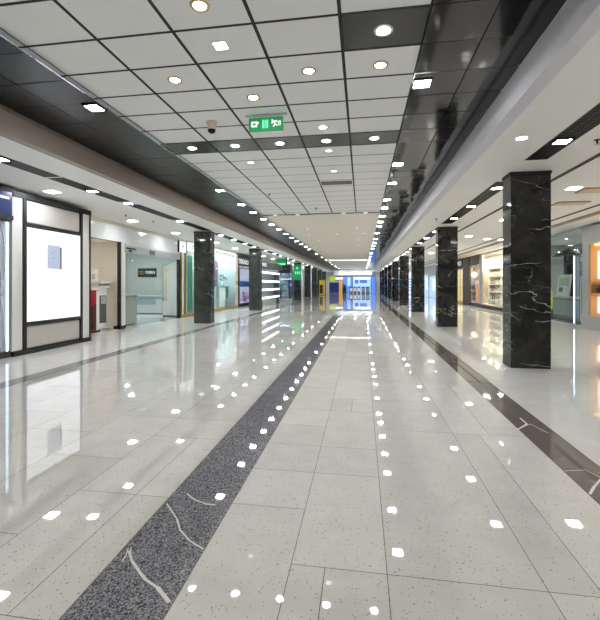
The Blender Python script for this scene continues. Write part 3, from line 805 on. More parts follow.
def screen(name, lab, cat, x, ya_, yb_, z0, z1, face, frame='black', th=.06, grp=None, stand=True):
    o = thing(name, lab, cat, (x, (ya_+yb_)/2, z0), grp)
    b = MB(); b.box(x-th, x, ya_, yb_, z0, z1); b.build('backing', M[frame], o)
    b = MB(); b.box(x, x+.008, ya_+.03, yb_-.03, z0+.03, z1-.03); b.build('face', M[face], o)
    return o
screen('display_screen', 'tall teal panel at the left of the display window', 'display screen', -7.7, 16.75, 17.4, .1, 2.7, 'teal', 'mint')
screen('display_screen', 'teal backdrop panel behind the two window plinths', 'display screen', -8.6, 20.2, 21.8, .1, 2.75, 'print', 'teal')
screen('display_screen', 'dark plum backdrop panel right in the display window', 'display screen', -8.5, 22.0, 22.8, .1, 2.75, 'plum', 'black')
screen('display_screen', 'narrow teal upright just right of the first left pillar', 'display screen', -7.6, 18.95, 19.15, .13, 2.7, 'teal', 'teal')
for x, y, m, lab in ((-7.85,20.35,'mint','left mint plinth in the display window'), (-7.85,21.9,'teal','right teal plinth in the display window')):
    o = thing('display_plinth', lab, 'plinth', (x, y, 0), 'plinths in the display window')
    b = MB(); b.box(x-.25,x+.25,y-.3,y+.3,.1,1.2); b.build('body', M['white_pl'], o)
    b = MB(); b.box(x-.27,x+.27,y-.32,y+.32,1.2,1.26); b.build('plinth_top', M[m], o)
    b = MB(); b.box(x+.25,x+.256,y-.2,y+.2,.62,1.15); b.build('front_panel', M[m], o)
    b = MB(); b.box(x-.23,x+.23,y-.28,y+.28,0,.1); b.build('plinth_base', M['wall_dgrey'], o)
for x, y, m, lab in ((-7.85,20.35,'pink','pink flowers in a vase on the left window plinth'), (-7.85,21.9,'plum','plum flowers in a vase on the right window plinth')):
    o = thing('flower_vase', lab, 'flower vase', (x, y, 1.26), 'vases in the display window')
    b = MB(); b.lathe([(.05,0),(.09,.08),(.08,.2),(.04,.28),(.05,.3)], 16, (x,y,1.26)); b.build('vase', M['white_pl'], o)
    b = MB(); bb = MB()
    for k in range(12):
        a, r = random.uniform(0,6.28), random.uniform(.03,.2); p = (x+r*math.cos(a), y+r*math.sin(a), 1.56+random.uniform(.08,.34))
        b.tube([(x,y,1.5), ((x+p[0])/2,(y+p[1])/2,1.56+.05), p], .005, 5)
        bb.lathe([(.005,-.03),(.045,-.01),(.05,.02),(.01,.035)], 8, p)
    b.build('stems', M['teal'], o); bb.build('blossoms', M[m], o)

# --- dark framed poster front
o = thing('wall_poster', 'dark framed shop front poster with blue band and pink blossom', 'poster', (WL, 25.2, 0))
y0, y1 = 23.3, 27.6
b = MB(); b.box(WL-.1,WL,y0,y1,0,3.15); b.build('backing', M['black'], o)
b = MB(); b.box(WL,WL+.01,y0+.35,y1-.1,.2,2.35); b.build('print', M['lit_print'], o)  # glow added to the print so the poster reads lighter
b = MB(); b.box(WL+.01,WL+.014,y0+.35,y1-.1,1.22,1.58); b.build('blue_band', M['blue'], o)
b = MB()
for k in range(130):
    yy, zz = random.uniform(y0+.45,y1-.2), .28+abs(random.gauss(0,.33)); r = random.uniform(.04,.1)
    if zz < 1.15: b.lathe([(r,0),(r*.9,.004)], 7, (WL+.011,yy,zz), M=Matrix.Rotation(PI/2,4,'Y'))
b.build('blossom_print', M['pink'], o)
lettering('XIAXIO', .42, (WL+.01,24.5,2.78), '+x', M['sign_white'], o, 2.0)
lettering('ALXIIXI', .14, (WL+.01,24.5,2.46), '+x', M['sign_white'], o, 2.0)

# --- lit shelf kiosk
kx = -6.1; ky0, ky1 = 23.9, 29.3
o = thing('lit_display_shelves', 'open display shelves with four glowing white shelf edges', 'display shelf', (kx, 26.5, 0))
b = MB(); b.box(kx-.5,kx-.42,ky0,ky1,.0,2.34); b.build('back_panel', M['bluegrey'], o)
b = MB(); b.box(kx-.45,kx,ky0,ky0+.06,0,2.34); b.build('side_panel', M['wall_dgrey'], o)
b = MB(); b.box(kx-.45,kx,ky1-.06,ky1,0,2.34); b.build('side_panel', M['wall_dgrey'], o)
for z in (2.17,1.60,1.06,.54):
    b = MB(); b.box(kx-.43,kx-.02,ky0+.06,ky1-.06,z-.06,z); s_ = b.build('shelf_board', M['white_pl'], o)
    b = MB(); b.box(kx-.02,kx,ky0+.06,ky1-.06,z-.09,z+.03); b.build('led_strip', M['shelf_glow'], s_)
b = MB(); b.box(kx-.42,kx-.03,ky0+.5,ky1-1.0,0,.44); b.build('base_cabinet', M['wall_grey'], o)
# curved header with lettering
o = thing('curved_sign_header', 'curved dark header with white lettering above the lit shelves', 'shop sign', (kx, 26, 2.7))
b = MB(); pts = []
for k in range(13):
    a = k/12; yy = ky0+.1 + a*5.3; xx = kx-.5 + .75*math.sin(a*PI/2); pts.append((xx,yy))
for (xa,y_a),(xb,y_b) in zip(pts, pts[1:]):
    for z0, z1 in ((2.36,2.84),):
        b.face([(xa,y_a,z0),(xb,y_b,z0),(xb,y_b,z1),(xa,y_a,z1)]); b.face([(xa-.12,y_a,z0),(xa-.12,y_a,z1),(xb-.12,y_b,z1),(xb-.12,y_b,z0)])
        b.face([(xa,y_a,z1),(xb,y_b,z1),(xb-.12,y_b,z1),(xa-.12,y_a,z1)]); b.face([(xa,y_a,z0),(xa-.12,y_a,z0),(xb-.12,y_b,z0),(xb,y_b,z0)])
b.build('header_band', M['wall_dgrey'], o)
lettering('MIDEI', .32, (kx-.12,25.2,2.64), '+x', M['sign_white'], o, 1.3)
o = thing('black_sign_box', 'black sign box under the hanging green sign', 'shop sign', (-5.6, 29, 2.5))
b = MB(); b.box(-6.2,-5.32,29.45,30.4,2.24,2.84); b.build('sign_box', M['black'], o)
b = MB(); b.box(-5.32,-5.31,29.6,30.2,2.6,2.64); b.build('trim_line', M['wall_dgrey'], o)
lettering('OLAN', .12, (-5.75,29.445,2.55), '-y', M['wall_grey'], o)
o = thing('glass_cabinet', 'tall glass end cabinet right of the lit shelves', 'display cabinet', (-5.7, 29.8, 0))
b = MB(); b.box(-6.1,-5.35,29.45,30.35,.0,.3); b.build('base', M['wall_grey'], o)
b = MB(); b.box(-6.1,-5.35,29.45,29.47,.3,2.24); b.box(-5.37,-5.35,29.47,30.35,.3,2.24); b.build('pane', M['glass_blue'], o)
for z in (.8,1.3,1.75):
    b = MB(); b.box(-6.08,-5.38,29.5,30.3,z,z+.03); b.build('glass_shelf', M['shelf_glow' if z > 1.5 else 'mint'], o)  # the top shelf is made to glow, added to brighten the cabinet
b = MB(); b.box(-6.12,-6.1,29.45,30.35,.3,2.24); b.build('back_panel', M['pale_blue'], o)
o = thing('hanging_green_sign', 'green hanging sign with pale lower band beside the second left pillar', 'hanging sign', (-5.6, 28.0, SZ))
gx0, gx1 = xat(276.5,28.4), xat(286.3,28.4)
b = MB(); b.box(gx0,gx1,28.35,28.45,2.74,3.18); b.build('sign_box', M['sign_green'], o)
b = MB(); b.box(gx0+.06,gx1-.06,28.34,28.35,2.78,2.9); b.build('pale_band', M['sign_mint'], o)
b = MB(); b.box(gx1,gx1+.07,28.33,28.47,2.72,SZ-.001); b.box(gx0-.02,gx1,28.33,28.47,3.18,3.21); b.build('bracket', M['black'], o)

# --- shops further along the left
def front(name_i, ya_, yb_, items, lab):
    pass
b = MB(); b.box(-7.7,-7.5,27.6,Y1,0,SZ); struct('wall_left_far', b, M['wall_white'])
far_left = [  # u0,u1,v0,v1,material,frame,label
    (289.5,295.8,272,300,'glass_blue','wall_dgrey','dark blue glazed shop front between the glass cabinet and the banner pillar'),
    (303.2,305.8,265,298,'wall_grey','white_pl','narrow white and grey shop front right of the green banner pillar'),
    (312,314.4,270,296,'lime_lit','white_pl','lime green poster left of the fifth left pillar'),
    (318.5,320.0,272,294,'sign_white','wall_grey','narrow white lit panel far along the left wall')]
for u0,u1,v0,v1,m,fr,lab in far_left:
    X = -7.39 if u0 < 310 else (-6.4 if u0 < 316 else -5.9)
    y0, y1 = yat(u0,X), yat(u1,X); ym = (y0+y1)/2
    z0, z1 = 0, min(3.2, zat(v0,X,ym))
    screen('glazed_shop', lab, 'shop front', X, y0, y1, z0, z1, m if m != 'glass_blue' else 'navy', fr, .1)
for z0, z1, u, m, lab in ((.05,2.0,322,'yellow','yellow poster board between the far left pillars'),):
    xx = xat(u, 50); o = thing('poster_board', lab, 'poster', (xx, 50, 0))
    b = MB(); b.box(xx-.35,xx+.4,50,50.08,z0,1.9); b.build('board', M['yellow'], o)
    b = MB(); b.box(xx-.3,xx+.1,49.99,50,.2,1.3); b.build('dark_print', M['black'], o)
o = thing('green_banner', 'green banner with pale symbols on the upper part of a left pillar', 'banner', (-5.6, 34.5, 2.3))
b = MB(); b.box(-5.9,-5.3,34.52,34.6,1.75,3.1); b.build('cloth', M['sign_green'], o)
b = MB(); b.box(-5.7,-5.5,34.50,34.52,2.7,2.85)
for k in range(3): b.box(-5.8+k*.17,-5.7+k*.17,34.50,34.52,2.25,2.5)
b.build('symbols', M['sign_mint'], o)
# teal screen above the passage behind the cabinet
screen('teal_screen', 'small teal lit screen beyond the glass cabinet', 'screen', -7.3, yat(291.5,-7.3), yat(294,-7.3), 2.0, 2.9, 'sign_green', 'black')

# ------------------------------------------------------------------ RIGHT SIDE
WR = 7.0
b = MB(); b.box(10.6,10.8,Y0,Y1,0,SZ); struct('wall_right', b, M['wall_grey'])
# near orange-lit niche unit
yn0, yn1 = 10.8, yat(589.5,WR); ye = yat(583,WR)
o = thing('lit_niche_unit', 'silver framed shop unit with warm orange lit niches', 'display unit', (WR, 12.4, 0))
b = MB(); b.box(WR-.02,WR+.6,9.5,ye,2.66,3.2); b.build('top_band', M['steel_flat'], o)
b = MB(); b.box(WR-.02,WR+.6,yn1,ye,.42,2.66); b.build('side_post', M['steel_flat'], o)
b = MB(); b.box(WR-.05,WR+.65,9.5,ye+.03,.0,.42); b.build('plinth', M['steel_flat'], o)
b = MB(); b.box(WR+.5,WR+.58,9.5,yn1,.42,2.66); b.build('back_panel', M['orange'], o)
b = MB(); b.box(WR+.02,WR+.5,9.5,yn1,1.38,1.46); b.box(WR+.02,WR+.5,9.5,yn1,1.06,1.12); b.build('shelf_board', M['tan'], o)
b = MB(); b.box(WR+.0,WR+.5,yn1-.06,yn1,.42,2.66); b.build('inner_post', M['orange'], o)
b = MB(); b.box(WR+.2,WR+.5,9.6,yat(595,WR+.2),1.56,2.42); b.build('lit_panel', M['niche'], o)
b = MB(); b.box(WR+.2,WR+.5,9.6,yat(594,WR+.2),.5,1.0); b.build('lit_box', M['niche'], o)
b = MB(); b.box(WR+.1,WR+.4,9.6,yn1-.05,2.58,2.64); b.build('strip_light', M['amber'], o)
for k in range(4):
    yy = yn1-.2-k*.22; o = thing('gift_box', '%s small dark gift box from the shelf end in the orange niche' % nth(k), 'box', (WR+.2, yy, 1.12), 'gift boxes in the orange niche')
    b = MB(); b.box(WR+.12,WR+.28,yy-.07,yy+.07,1.12,1.28); b.build('carton', M['wall_brown'], o)
    b = MB(); b.box(WR+.11,WR+.12,yy-.02,yy+.02,1.12,1.28); b.build('ribbon', M['red'], o)
# glazed dark shop behind the near pillar
wa, wb_ = ye+.05, 21.0
w2 = tag(bpy.data.objects.new('window_2', None), 'large glazed shop front of the dark interior shop', 'window', None, 'structure'); C.objects.link(w2); w2.location = (WR, 17, 0)
b = MB(); b.box(WR,WR+.015,wa,wb_,.06,3.15); b.build('pane', M['glass'], w2)
b = MB(); b.box(WR-.03,WR+.04,wa,wb_,3.12,3.2); b.box(WR-.02,WR+.04,wa,wb_,0,.06); b.box(WR-.03,WR+.04,wb_-.06,wb_,.06,3.12); b.build('frame', M['steel_flat'], w2)
b = MB(); b.box(10.0,10.1,13,22,0,SZ); b.box(WR+.05,10,21.0,21.1,0,SZ); b.box(WR+.65,10,13.0,13.1,0,SZ); struct('wall_right_shop', b, M['wall_mgrey'])
def at(u, X): return yat(u, X)
# range-hood shaped canopy
hx = 8.05; hy = yat(568.5,hx); hz = zat(255,hx,hy)
o = thing('black_canopy', 'black domed canopy on a column inside the glazed shop', 'canopy', (hx, hy, 0))
b = MB(); b.lathe([(.46,0),(.46,.03),(.36,.12),(.16,.22),(.13,.26)], 28, (hx,hy,hz)); b.build('hood', M['black'], o)
b = MB(); b.box(hx-.12,hx+.12,hy-.12,hy+.12,.912,hz+.02); b.build('column', M['black'], o)
b = MB(); b.tube([(hx,hy+.1,hz+.03),(hx+.2,hy+1.8,hz+.03)], .03); b.build('arm', M['black'], o)
cx_ = 7.6
o = thing('dark_counter', 'dark grey counter inside the glazed shop below the canopy', 'counter', (cx_, 15.6, 0))
b = MB(); b.box(cx_,cx_+.6,15.3,18.2,.08,.86); b.build('body', M['wall_dgrey'], o)
b = MB(); b.box(cx_-.04,cx_+.64,15.26,18.24,.86,.91); b.build('counter_top', M['steel_flat'], o)
b = MB(); b.box(cx_-.006,cx_,15.5,18.0,.2,.8); b.build('front_panel', M['bluegrey'], o)
b = MB(); b.box(cx_+.05,cx_+.6,15.35,18.15,0,.08); b.build('plinth', M['black'], o)
bx = 7.7; by0, by1 = yat(566,bx), yat(553.5,bx)
o = thing('display_board', 'white printed board leaning on the dark counter', 'poster', (bx, (by0+by1)/2, .91))
Lm = Matrix.Translation((bx+.1,(by0+by1)/2,.91)) @ Matrix.Rotation(.12,4,'Y')
hb = (by1-by0)/2
b = MB(); b.box(-.02,.02,-hb,hb,0,.86, M=Lm); b.build('board', M['wall_white'], o)
b = MB(); b.box(-.026,-.02,-hb+.1,hb-.15,.42,.74, M=Lm); b.build('print', M['print'], o)
b = MB(); b.box(-.028,-.02,hb-.5,hb-.15,.58,.72, M=Lm); b.build('yellow_print', M['lime'], o)
b = MB(); b.box(-.028,-.02,0,.3,.18,.36, M=Lm); b.build('dark_print', M['wall_dgrey'], o)
ty = yat(574.2,WR-.05)
o = thing('light_column', 'thin vertical blue white light tube at the glass corner', 'light', (WR-.05, ty, 0))
b = MB(); b.lathe([(.022,.1),(.022,2.3)], 10, (WR-.05,ty,0)); b.build('tube', M['tube'], o)
b = MB(); b.box(WR-.08,WR-.02,ty-.04,ty+.04,0,.1); b.box(WR-.08,WR-.02,ty-.03,ty+.03,2.3,2.36); b.build('end_cap', M['steel'], o)
vx = 7.5
o = thing('white_display_case', 'tall white display case beside the silver shop unit', 'display case', (vx, yat(585,vx), 0))
y0, y1 = yat(588,vx), yat(580,vx)
b = MB(); b.box(vx,vx+.4,y0,y1,.1,1.65); b.build('case_body', M['wall_white'], o)
b = MB(); b.box(vx-.02,vx+.42,y0-.02,y1+.02,1.65,1.7); b.build('case_top', M['steel_flat'], o)
b = MB(); b.box(vx+.02,vx+.38,y0+.02,y1-.02,0,.1); b.build('plinth', M['black'], o)
b = MB(); b.box(vx-.006,vx,y0+.08,y1-.08,.3,1.45); b.build('front_panel', M['panel_wood'], o)
o = thing('wall_notice', 'small framed notice high inside the glazed shop', 'notice', (7.3, yat(582,7.3), 2.2))
b = MB(); b.box(7.3,7.33,yat(585.5,7.3),yat(580,7.3),2.1,2.55); b.build('frame', M['wall_dgrey'], o)
b = MB(); b.box(7.294,7.3,yat(585,7.3),yat(580.5,7.3),2.14,2.4); b.build('notice_sheet', M['wall_white'], o)
b = MB(); b.box(7.29,7.295,yat(584.5,7.3),yat(581,7.3),2.28,2.36); b.build('yellow_stripe', M['lime'], o)
gy = yat(551,7.4)
o = thing('lime_strip', 'upright lime green strip beside the near pillar edge', 'light', (7.4, gy, 0))
b = MB(); b.box(7.4,7.44,gy-.05,gy+.12,.4,1.15); b.build('strip', M['lime_lit'], o)
b = MB(); b.box(7.38,7.46,gy-.07,gy+.14,0,.4); b.build('stand', M['wall_dgrey'], o)
# warm shelf shop
wc, wd_ = 21.05, yat(482.5,WR)
w3 = tag(bpy.data.objects.new('window_3', None), 'warm lit shop window with shelves of goods', 'window', None, 'structure'); C.objects.link(w3); w3.location = (WR, 23, 0)
b = MB(); b.box(WR,WR+.015,wc,wd_,.3,3.1); b.build('pane', M['glass'], w3)
b = MB(); b.box(WR-.03,WR+.04,wc,wd_,3.1,3.2); b.box(WR-.03,WR+.05,wd_,yat(480,WR),.0,3.2); b.build('frame', M['steel_flat'], w3)
b = MB(); b.box(WR-.04,WR+.3,wc,yat(470,WR),0,.2); b.build('base', M['black'], w3)
w4 = tag(bpy.data.objects.new('window_4', None), 'narrow warm lit window left of the goods shelves', 'window', None, 'structure'); C.objects.link(w4); w4.location = (WR, 26.5, 0)
b = MB(); b.box(WR,WR+.015,yat(480,WR),yat(470,WR),.2,2.6); b.build('pane', M['glass'], w4)
b = MB(); b.box(WR-.02,WR+.1,yat(480,WR),yat(470,WR),2.6,3.2); b.build('frame', M['wall_brown'], w4)
b = MB(); b.box(WR-.06,WR+.06,yat(470,WR),yat(463.5,WR),0,3.2); struct('wall_right_pilaster', b, M['wall_brown'])
b = MB(); b.box(8.55,8.65,21.2,34,0,SZ); b.box(WR+.1,8.55,33.5,33.6,0,SZ); struct('wall_right_goods', b, M['wall_cream'])
# goods shelves
gx = 8.0; ga, gb = 22.5, 27.2
o = thing('goods_shelves', 'white shelving full of goods in the warm lit shop window', 'shelf', (gx, 23.5, 0))
b = MB(); b.box(gx+.4,gx+.46,ga,gb,.1,2.4); b.build('back_panel', M['wall_cream'], o)
for y in (ga, (ga+gb)/2, gb-.05):
    b = MB(); b.box(gx,gx+.4,y,y+.05,.1,2.4); b.build('upright', M['white_pl'], o)
LV = [.45,.93,1.41,1.89]
for z in LV:
    b = MB(); b.box(gx,gx+.4,ga,gb,z-.04,z); s_ = b.build('shelf_board', M['white_pl'], o)
    b = MB(); b.box(gx+.02,gx+.06,ga+.06,gb-.06,z-.055,z-.04); b.build('shelf_light', M['niche'], s_)
b = MB(); b.box(gx,gx+.42,ga,gb,2.36,2.42); b.build('top_board', M['white_pl'], o)
b = MB(); b.box(gx+.03,gx+.08,ga+.06,gb-.06,2.33,2.36); b.build('shelf_light', M['niche'], o)
prod = {}
for m in ('white_pl','tan','red','beige_pl','pink','yellow','wall_dgrey','orange'):
    q = thing('goods_box', '', 'product', (gx+.2, 0, 0)); 
    b = MB(); b.box(-.1,.1,-.11,.11,0,.26); o2 = MB(); 
    me = b.build('carton', M[m], None); me.parent = q
    o2.box(-.105,-.1,-.07,.07,.06,.2); me2 = o2.build('carton_label', M['white_pl' if m != 'white_pl' else 'tan'], None); me2.parent = q
    prod[m] = [q, False]
keys = ['white_pl','tan','beige_pl','white_pl','red','white_pl','pink','tan','yellow','white_pl','wall_dgrey','orange']
names = {'white_pl':'white','tan':'tan','red':'red','beige_pl':'beige','pink':'pink','yellow':'yellow','wall_dgrey':'dark grey','orange':'orange'}
lvn = ['lowest','second lowest','third','top']
for li, z in enumerate(LV):
    y = gb - .22; n = 0
    while y > ga + .25:
        if abs(y - (ga+gb)/2) < .16 or (li == 0 and 22.85 < y < 23.75):
            y -= .1; continue
        m = random.choice(keys); q, used = prod[m]
        put(q, not used, (gx+.17, y, z), '%s goods box on the %s lit shelf, %s from the narrow window end' % (names[m], lvn[li], nth(n)), 'boxed goods on the lit shelves')
        prod[m][1] = True
        y -= random.uniform(.27,.36); n += 1
for m, (q, used) in prod.items():
    if not used:
        for ch in list(q.children): bpy.data.objects.remove(ch)
        bpy.data.objects.remove(q)
ry = 23.3
o = thing('red_handbag', 'red handbag on the lowest lit shelf of the shop window', 'bag', (gx+.12, ry, .45))
b = MB(); b.prism([(ry-.33,.45),(ry+.33,.45),(ry+.27,.78),(ry-.27,.78)], 0, gx+.02, gx+.28); b.build('bag_body', M['red'], o, bevel=.02)
b = MB(); b.tube([(gx+.15,ry-.14,.77)] + [(gx+.15, ry-.14*math.cos(a*PI/8), .77+.13*math.sin(a*PI/8)) for a in range(1,8)] + [(gx+.15,ry+.14,.77)], .012); b.build('handle', M['dkred'], o)
b = MB(); b.box(gx+.01,gx+.02,ry-.04,ry+.04,.6,.68); b.build('clasp', M['brass'], o)
# narrow window: shelf tower and lamp
ny = (yat(480,7.5)+yat(470,7.5))/2
o = thing('globe_lamp', 'glowing round lamp in the narrow warm window', 'lamp', (7.5, ny, 1.5))
lz = zat(275,7.5,ny)
b = MB(); b.lathe([(.01,-.22),(.14,-.17),(.22,0),(.14,.17),(.01,.22)], 20, (7.5,ny+.2,lz)); b.build('globe', M['niche'], o)
b = MB(); b.tube([(7.5,ny+.2,lz+.2),(7.5,ny+.2,SZ)], .012); b.build('cord', M['black'], o)
o = thing('display_stack', 'stack of small orange and tan shelves under the globe lamp', 'shelf', (7.6, ny, 0))
for k in range(4):
    b = MB(); b.box(7.4,7.75,ny-.6,ny+.5,.3+k*.36,.33+k*.36); b.build('shelf_board', M['white_pl'], o)
for y in (ny-.6, ny+.5):
    b = MB(); b.box(7.4,7.75,y,y+.04,.2,1.5); b.build('upright', M['tan'], o)
k = 0
for lv in range(4):
    for j in range(3):
        yy = ny-.38+j*.36; m = ['orange','tan','dkred','beige_pl'][(lv+j) % 4]
        o = thing('goods_jar', '%s jar from the corridor on level %s of the stack under the globe lamp' % (['nearest','middle','farthest'][j], ['one','two','three','four'][lv]), 'jar', (7.55, yy, .33+lv*.36), 'jars under the globe lamp')
        b = MB(); b.lathe([(.07,0),(.08,.03),(.08,.16),(.05,.19)], 14, (7.55,yy,.33+lv*.36)); b.build('jar_body', M[m], o)
        b = MB(); b.lathe([(.055,.19),(.055,.22)], 14, (7.55,yy,.33+lv*.36)); b.build('lid', M['brass'], o)
# amber window with black sign
y0, y1 = yat(463.5,WR), 33.4
w5 = tag(bpy.data.objects.new('window_5', None), 'amber lit window under a black sign', 'window', None, 'structure'); C.objects.link(w5); w5.location = (WR, 31, 0)
b = MB(); b.box(WR,WR+.015,y0,y1,.1,2.5); b.build('pane', M['glass'], w5)
b = MB()
for k in range(5): b.box(WR-.02,WR+.03,y0+k*.95,y0+k*.95+.06,.1,2.5)
b.box(WR-.02,WR+.03,y0,y1,1.2,1.24); b.box(WR-.02,WR+.03,y0,y1,1.75,1.79); b.box(WR-.03,WR+.05,y0,y1,0,.1); b.build('frame', M['tan'], w5)
o = thing('amber_backlight', 'tall amber glowing panel behind the far shop window', 'light panel', (7.5, 31, 0))
b = MB(); b.box(7.5,7.54,y0+.1,y1-.1,.1,2.5); b.build('glow_panel', M['amber'], o)
b = MB(); b.box(7.54,7.6,y0+.08,y1-.08,.0,2.55); b.build('backing', M['tan'], o)
o = thing('black_shop_sign', 'black shop sign with white letters over the amber window', 'shop sign', (WR, 31, 2.8))
b = MB(); b.box(WR-.08,WR+.1,y0,y1,2.5,3.2); b.build('sign_board', M['black'], o)
lettering('SIMO', .42, (WR-.085,y0+1.3,2.85), '-x', M['sign_white'], o, 1.9)
# far right: white wall with blue screens
b = MB(); b.box(WR,WR+.2,34.0,Y1,0,SZ); struct('wall_right_far', b, M['wall_white'])
def rscreen(lab, u0, u1, v0, v1, m, fr='white_pl'):
    y0, y1 = yat(u1,WR-.05), yat(u0,WR-.05); ym = (y0+y1)/2
    z0, z1 = 0, min(3.2,zat(v0,WR,ym))
    o = thing('lit_wall_screen', lab, 'screen', (WR, ym, z0), 'lit blue screens on the far right wall')
    b = MB(); b.box(WR-.06,WR-.004,y0,y1,z0,z1); b.build('housing', M[fr], o)
    b = MB(); b.box(WR-.07,WR-.06,y0+.06,y1-.06,z0+.06,z1-.06); b.build('screen_face', M[m], o)
    b = MB(); b.box(WR-.075,WR-.07,y0+(y1-y0)*.2,y0+(y1-y0)*.5,z0+(z1-z0)*.35,z0+(z1-z0)*.85); b.build('bright_image', M['scr_white'], o)
rscreen('pale blue lit screen between the second and third right pillars, the near one', 429.5,437,276,293.5,'scr_sky')
rscreen('blue lit screen between the second and third right pillars, the far one', 424,428.5,275,293,'scr_sky')
o = thing('hanging_banner', 'tall white banner with blue marks left of the third right pillar', 'banner', (6.2, yat(410,6.2), 0))
yb2 = yat(410,6.2)
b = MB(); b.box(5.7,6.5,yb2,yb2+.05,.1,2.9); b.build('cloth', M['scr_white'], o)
b = MB()
for k in range(5): b.box(5.85,6.35,yb2-.01,yb2,.5+k*.36,.68+k*.36)
b.build('blue_marks', M['scr_blue'], o)
b = MB(); b.box(5.65,6.55,yb2-.02,yb2+.07,0,.1); b.box(5.65,6.55,yb2-.01,yb2+.06,2.9,2.95); b.build('frame', M['steel'], o)

# ------------------------------------------------------------------ END OF THE CORRIDOR
YE = 62.0
b = MB(); b.box(-12,14,Y1,Y1+.2,0,CZ+.1); struct('wall_end', b, M['wall_white'])
b = MB(); b.box(-4.36,1.57,YE,YE+.3,2.75,CZ+.05); struct('wall_end_header', b, M['scr_blue'] if False else M['wall_white'])
def eboard(name, lab, cat, u0, u1, v0, v1, face, frame='wall_dgrey', y=YE, inset=.06, grp=None):
    x0, x1 = xat(u0,y), xat(u1,y); z0, z1 = max(.0,zat(v1,(x0+x1)/2,y)), zat(v0,(x0+x1)/2,y)
    o = thing(name, lab, cat, ((x0+x1)/2, y, z0), grp)
    b = MB(); b.box(x0,x1,y,y+.15,z0,z1); b.build('backing', M[frame], o)
    b = MB(); b.box(x0+inset,x1-inset,y-.02,y,z0+inset,z1-inset); b.build('face', M[face], o)
    return o
eboard('blue_storefront', 'blue lit shop front left part at the corridor end', 'shop front', 343.2,352.5,276.3,293.4,'scr_blue')
eboard('blue_storefront', 'bright blue and white shop front at the middle of the corridor end', 'shop front', 352.6,371,276.3,293.4,'scr_sky')
eboard('blue_storefront', 'deep blue shop front strip at the right of the corridor end', 'shop front', 371.1,375.5,276.3,293.4,'scr_blue','blue')
eboard('white_light_box', 'wide white light panel high on the blue shop front', 'light box', 356,370.5,277.2,279.6,'scr_white','white_pl',YE-.17,.03)
eboard('blue_screen', 'left blue screen on the end shop front under the light panel', 'screen', 355,358.2,279.8,283.4,'blue','navy',YE-.17,.03)
eboard('blue_screen', 'right wide blue screen on the end shop front under the light panel', 'screen', 360,366.8,279.8,283.0,'blue','navy',YE-.17,.03)
eboard('pale_screen', 'pale white screen left on the end shop front', 'screen', 347.5,350.2,277.5,286,'scr_sky','white_pl',YE-.17,.03)
eboard('orange_partition', 'orange upright panel left of the blue end shops', 'panel', 339.2,342.4,278.6,293.2,'orange_glow','orange',YE-.6)
eboard('lime_sign', 'lime green sign above dark windows at the left corridor end', 'shop sign', 329.4,335,276.3,281.2,'lime_lit','lime',YE-.6)
eboard('dark_shop_window', 'dark blue shop window at the left corridor end', 'shop front', 329.2,339,282.4,293.2,'navy','wall_dgrey',YE-.6)
eboard('white_header', 'white lit header left of the blue shops', 'shop sign', 335.2,343,277.2,279.6,'sign_white','white_pl',YE-.7,.03)
for i, (u0, u1) in enumerate(((349.5,353),(353.6,356.6),(357.4,360.4),(361.6,365),(365.8,369.6))):
    y = YE - 1.6; x0, x1 = xat(u0,y), xat(u1,y)
    o = thing('service_counter', '%s grey service counter from the left before the blue shop front' % nth(i), 'counter', ((x0+x1)/2, y, 0), 'counters at the corridor end')
    b = MB(); b.box(x0,x1,y,y+.5,.0,.95); b.build('body', M['wall_dgrey'], o)
    b = MB(); b.box(x0+.08,x1-.08,y-.02,y,.3,.8); b.build('front_panel', M['wall_white' if i < 3 else 'bluegrey'], o)
    b = MB(); b.box(x0-.03,x1+.03,y-.05,y+.55,.95,1.0); b.build('counter_top', M['navy'], o)
o = thing('dark_kiosk', 'small dark kiosk at the foot of the orange panel', 'kiosk', (xat(344.5,60.5), 60.5, 0))
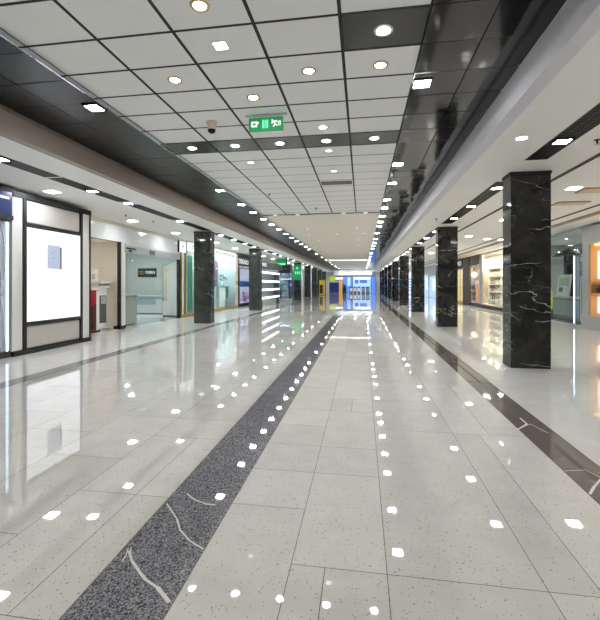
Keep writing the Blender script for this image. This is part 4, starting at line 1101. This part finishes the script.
x0, x1 = xat(342.8,60.5), xat(346.3,60.5)
b = MB(); b.box(x0,x1,60.5,61,0,.9); b.build('body', M['black'], o)
b = MB(); b.box(x0+.1,x1-.1,60.55,60.6,.9,1.3); b.build('screen', M['navy'], o)

# ------------------------------------------------------------------ lamps inside the shops, and added fill lamps at the corridor end
def area(name, loc, sx, sy, power, col=(1,.97,.92)):
    l = bpy.data.lights.new(name, 'AREA'); l.shape = 'RECTANGLE'; l.size = sx; l.size_y = sy; l.energy = power; l.color = col
    o = bpy.data.objects.new(name, l); C.objects.link(o); o.location = loc; return o
def shop_and_fill_lamps(pts, power, col):
    for p in pts: area('shop_or_fill_lamp', (p[0], p[1], p[2] if len(p) > 2 else SZ-.03), .16, .16, power, col)
shop_and_fill_lamps([(-9.0,13.5),(-9.5,15.4),(-10.6,16.8),(-10.4,14.6)], 26, (.95,.98,1))
shop_and_fill_lamps([(-8.0,17.6),(-8.2,19.2),(-8.2,20.8),(-8.2,22.2)], 30, (.95,1,1))
shop_and_fill_lamps([(8.9,15),(8.9,17),(8.9,19)], 16, (1,.97,.92))
shop_and_fill_lamps([(7.6,21.8),(7.6,23),(7.6,24.2),(7.6,25.4),(7.6,26.6),(7.9,28.4),(8.0,30)], 40, (1,.88,.7))
shop_and_fill_lamps([(7.3,10.5,2.6),(7.3,12,2.6),(7.3,13.1,2.6)], 9, (1,.85,.62))
shop_and_fill_lamps([(-8.4,10.2),(-8.0,10.9)], 14, (1,.96,.88))
shop_and_fill_lamps([(x,y,CZ-.03) for x in (-3,-1,1) for y in (59,61)], 22, (.8,.9,1))  # added under the corridor ceiling to brighten the far end
# the hall goes on behind the viewpoint, lit by the same kind of ceiling lamps
b = MB(); b.box(-12,10.8,Y0-.2,Y0,0,CZ+.1); struct('wall_back', b, M['wall_white'])
for y in (-11.5, -8.5, -5.5, -2.5):
    for x in (-5.5, -1.3, 4.0):
        area('ceiling_lamp', (x, y, (CZ if x == -1.3 else SZ)-.03), .3, .3, 26)
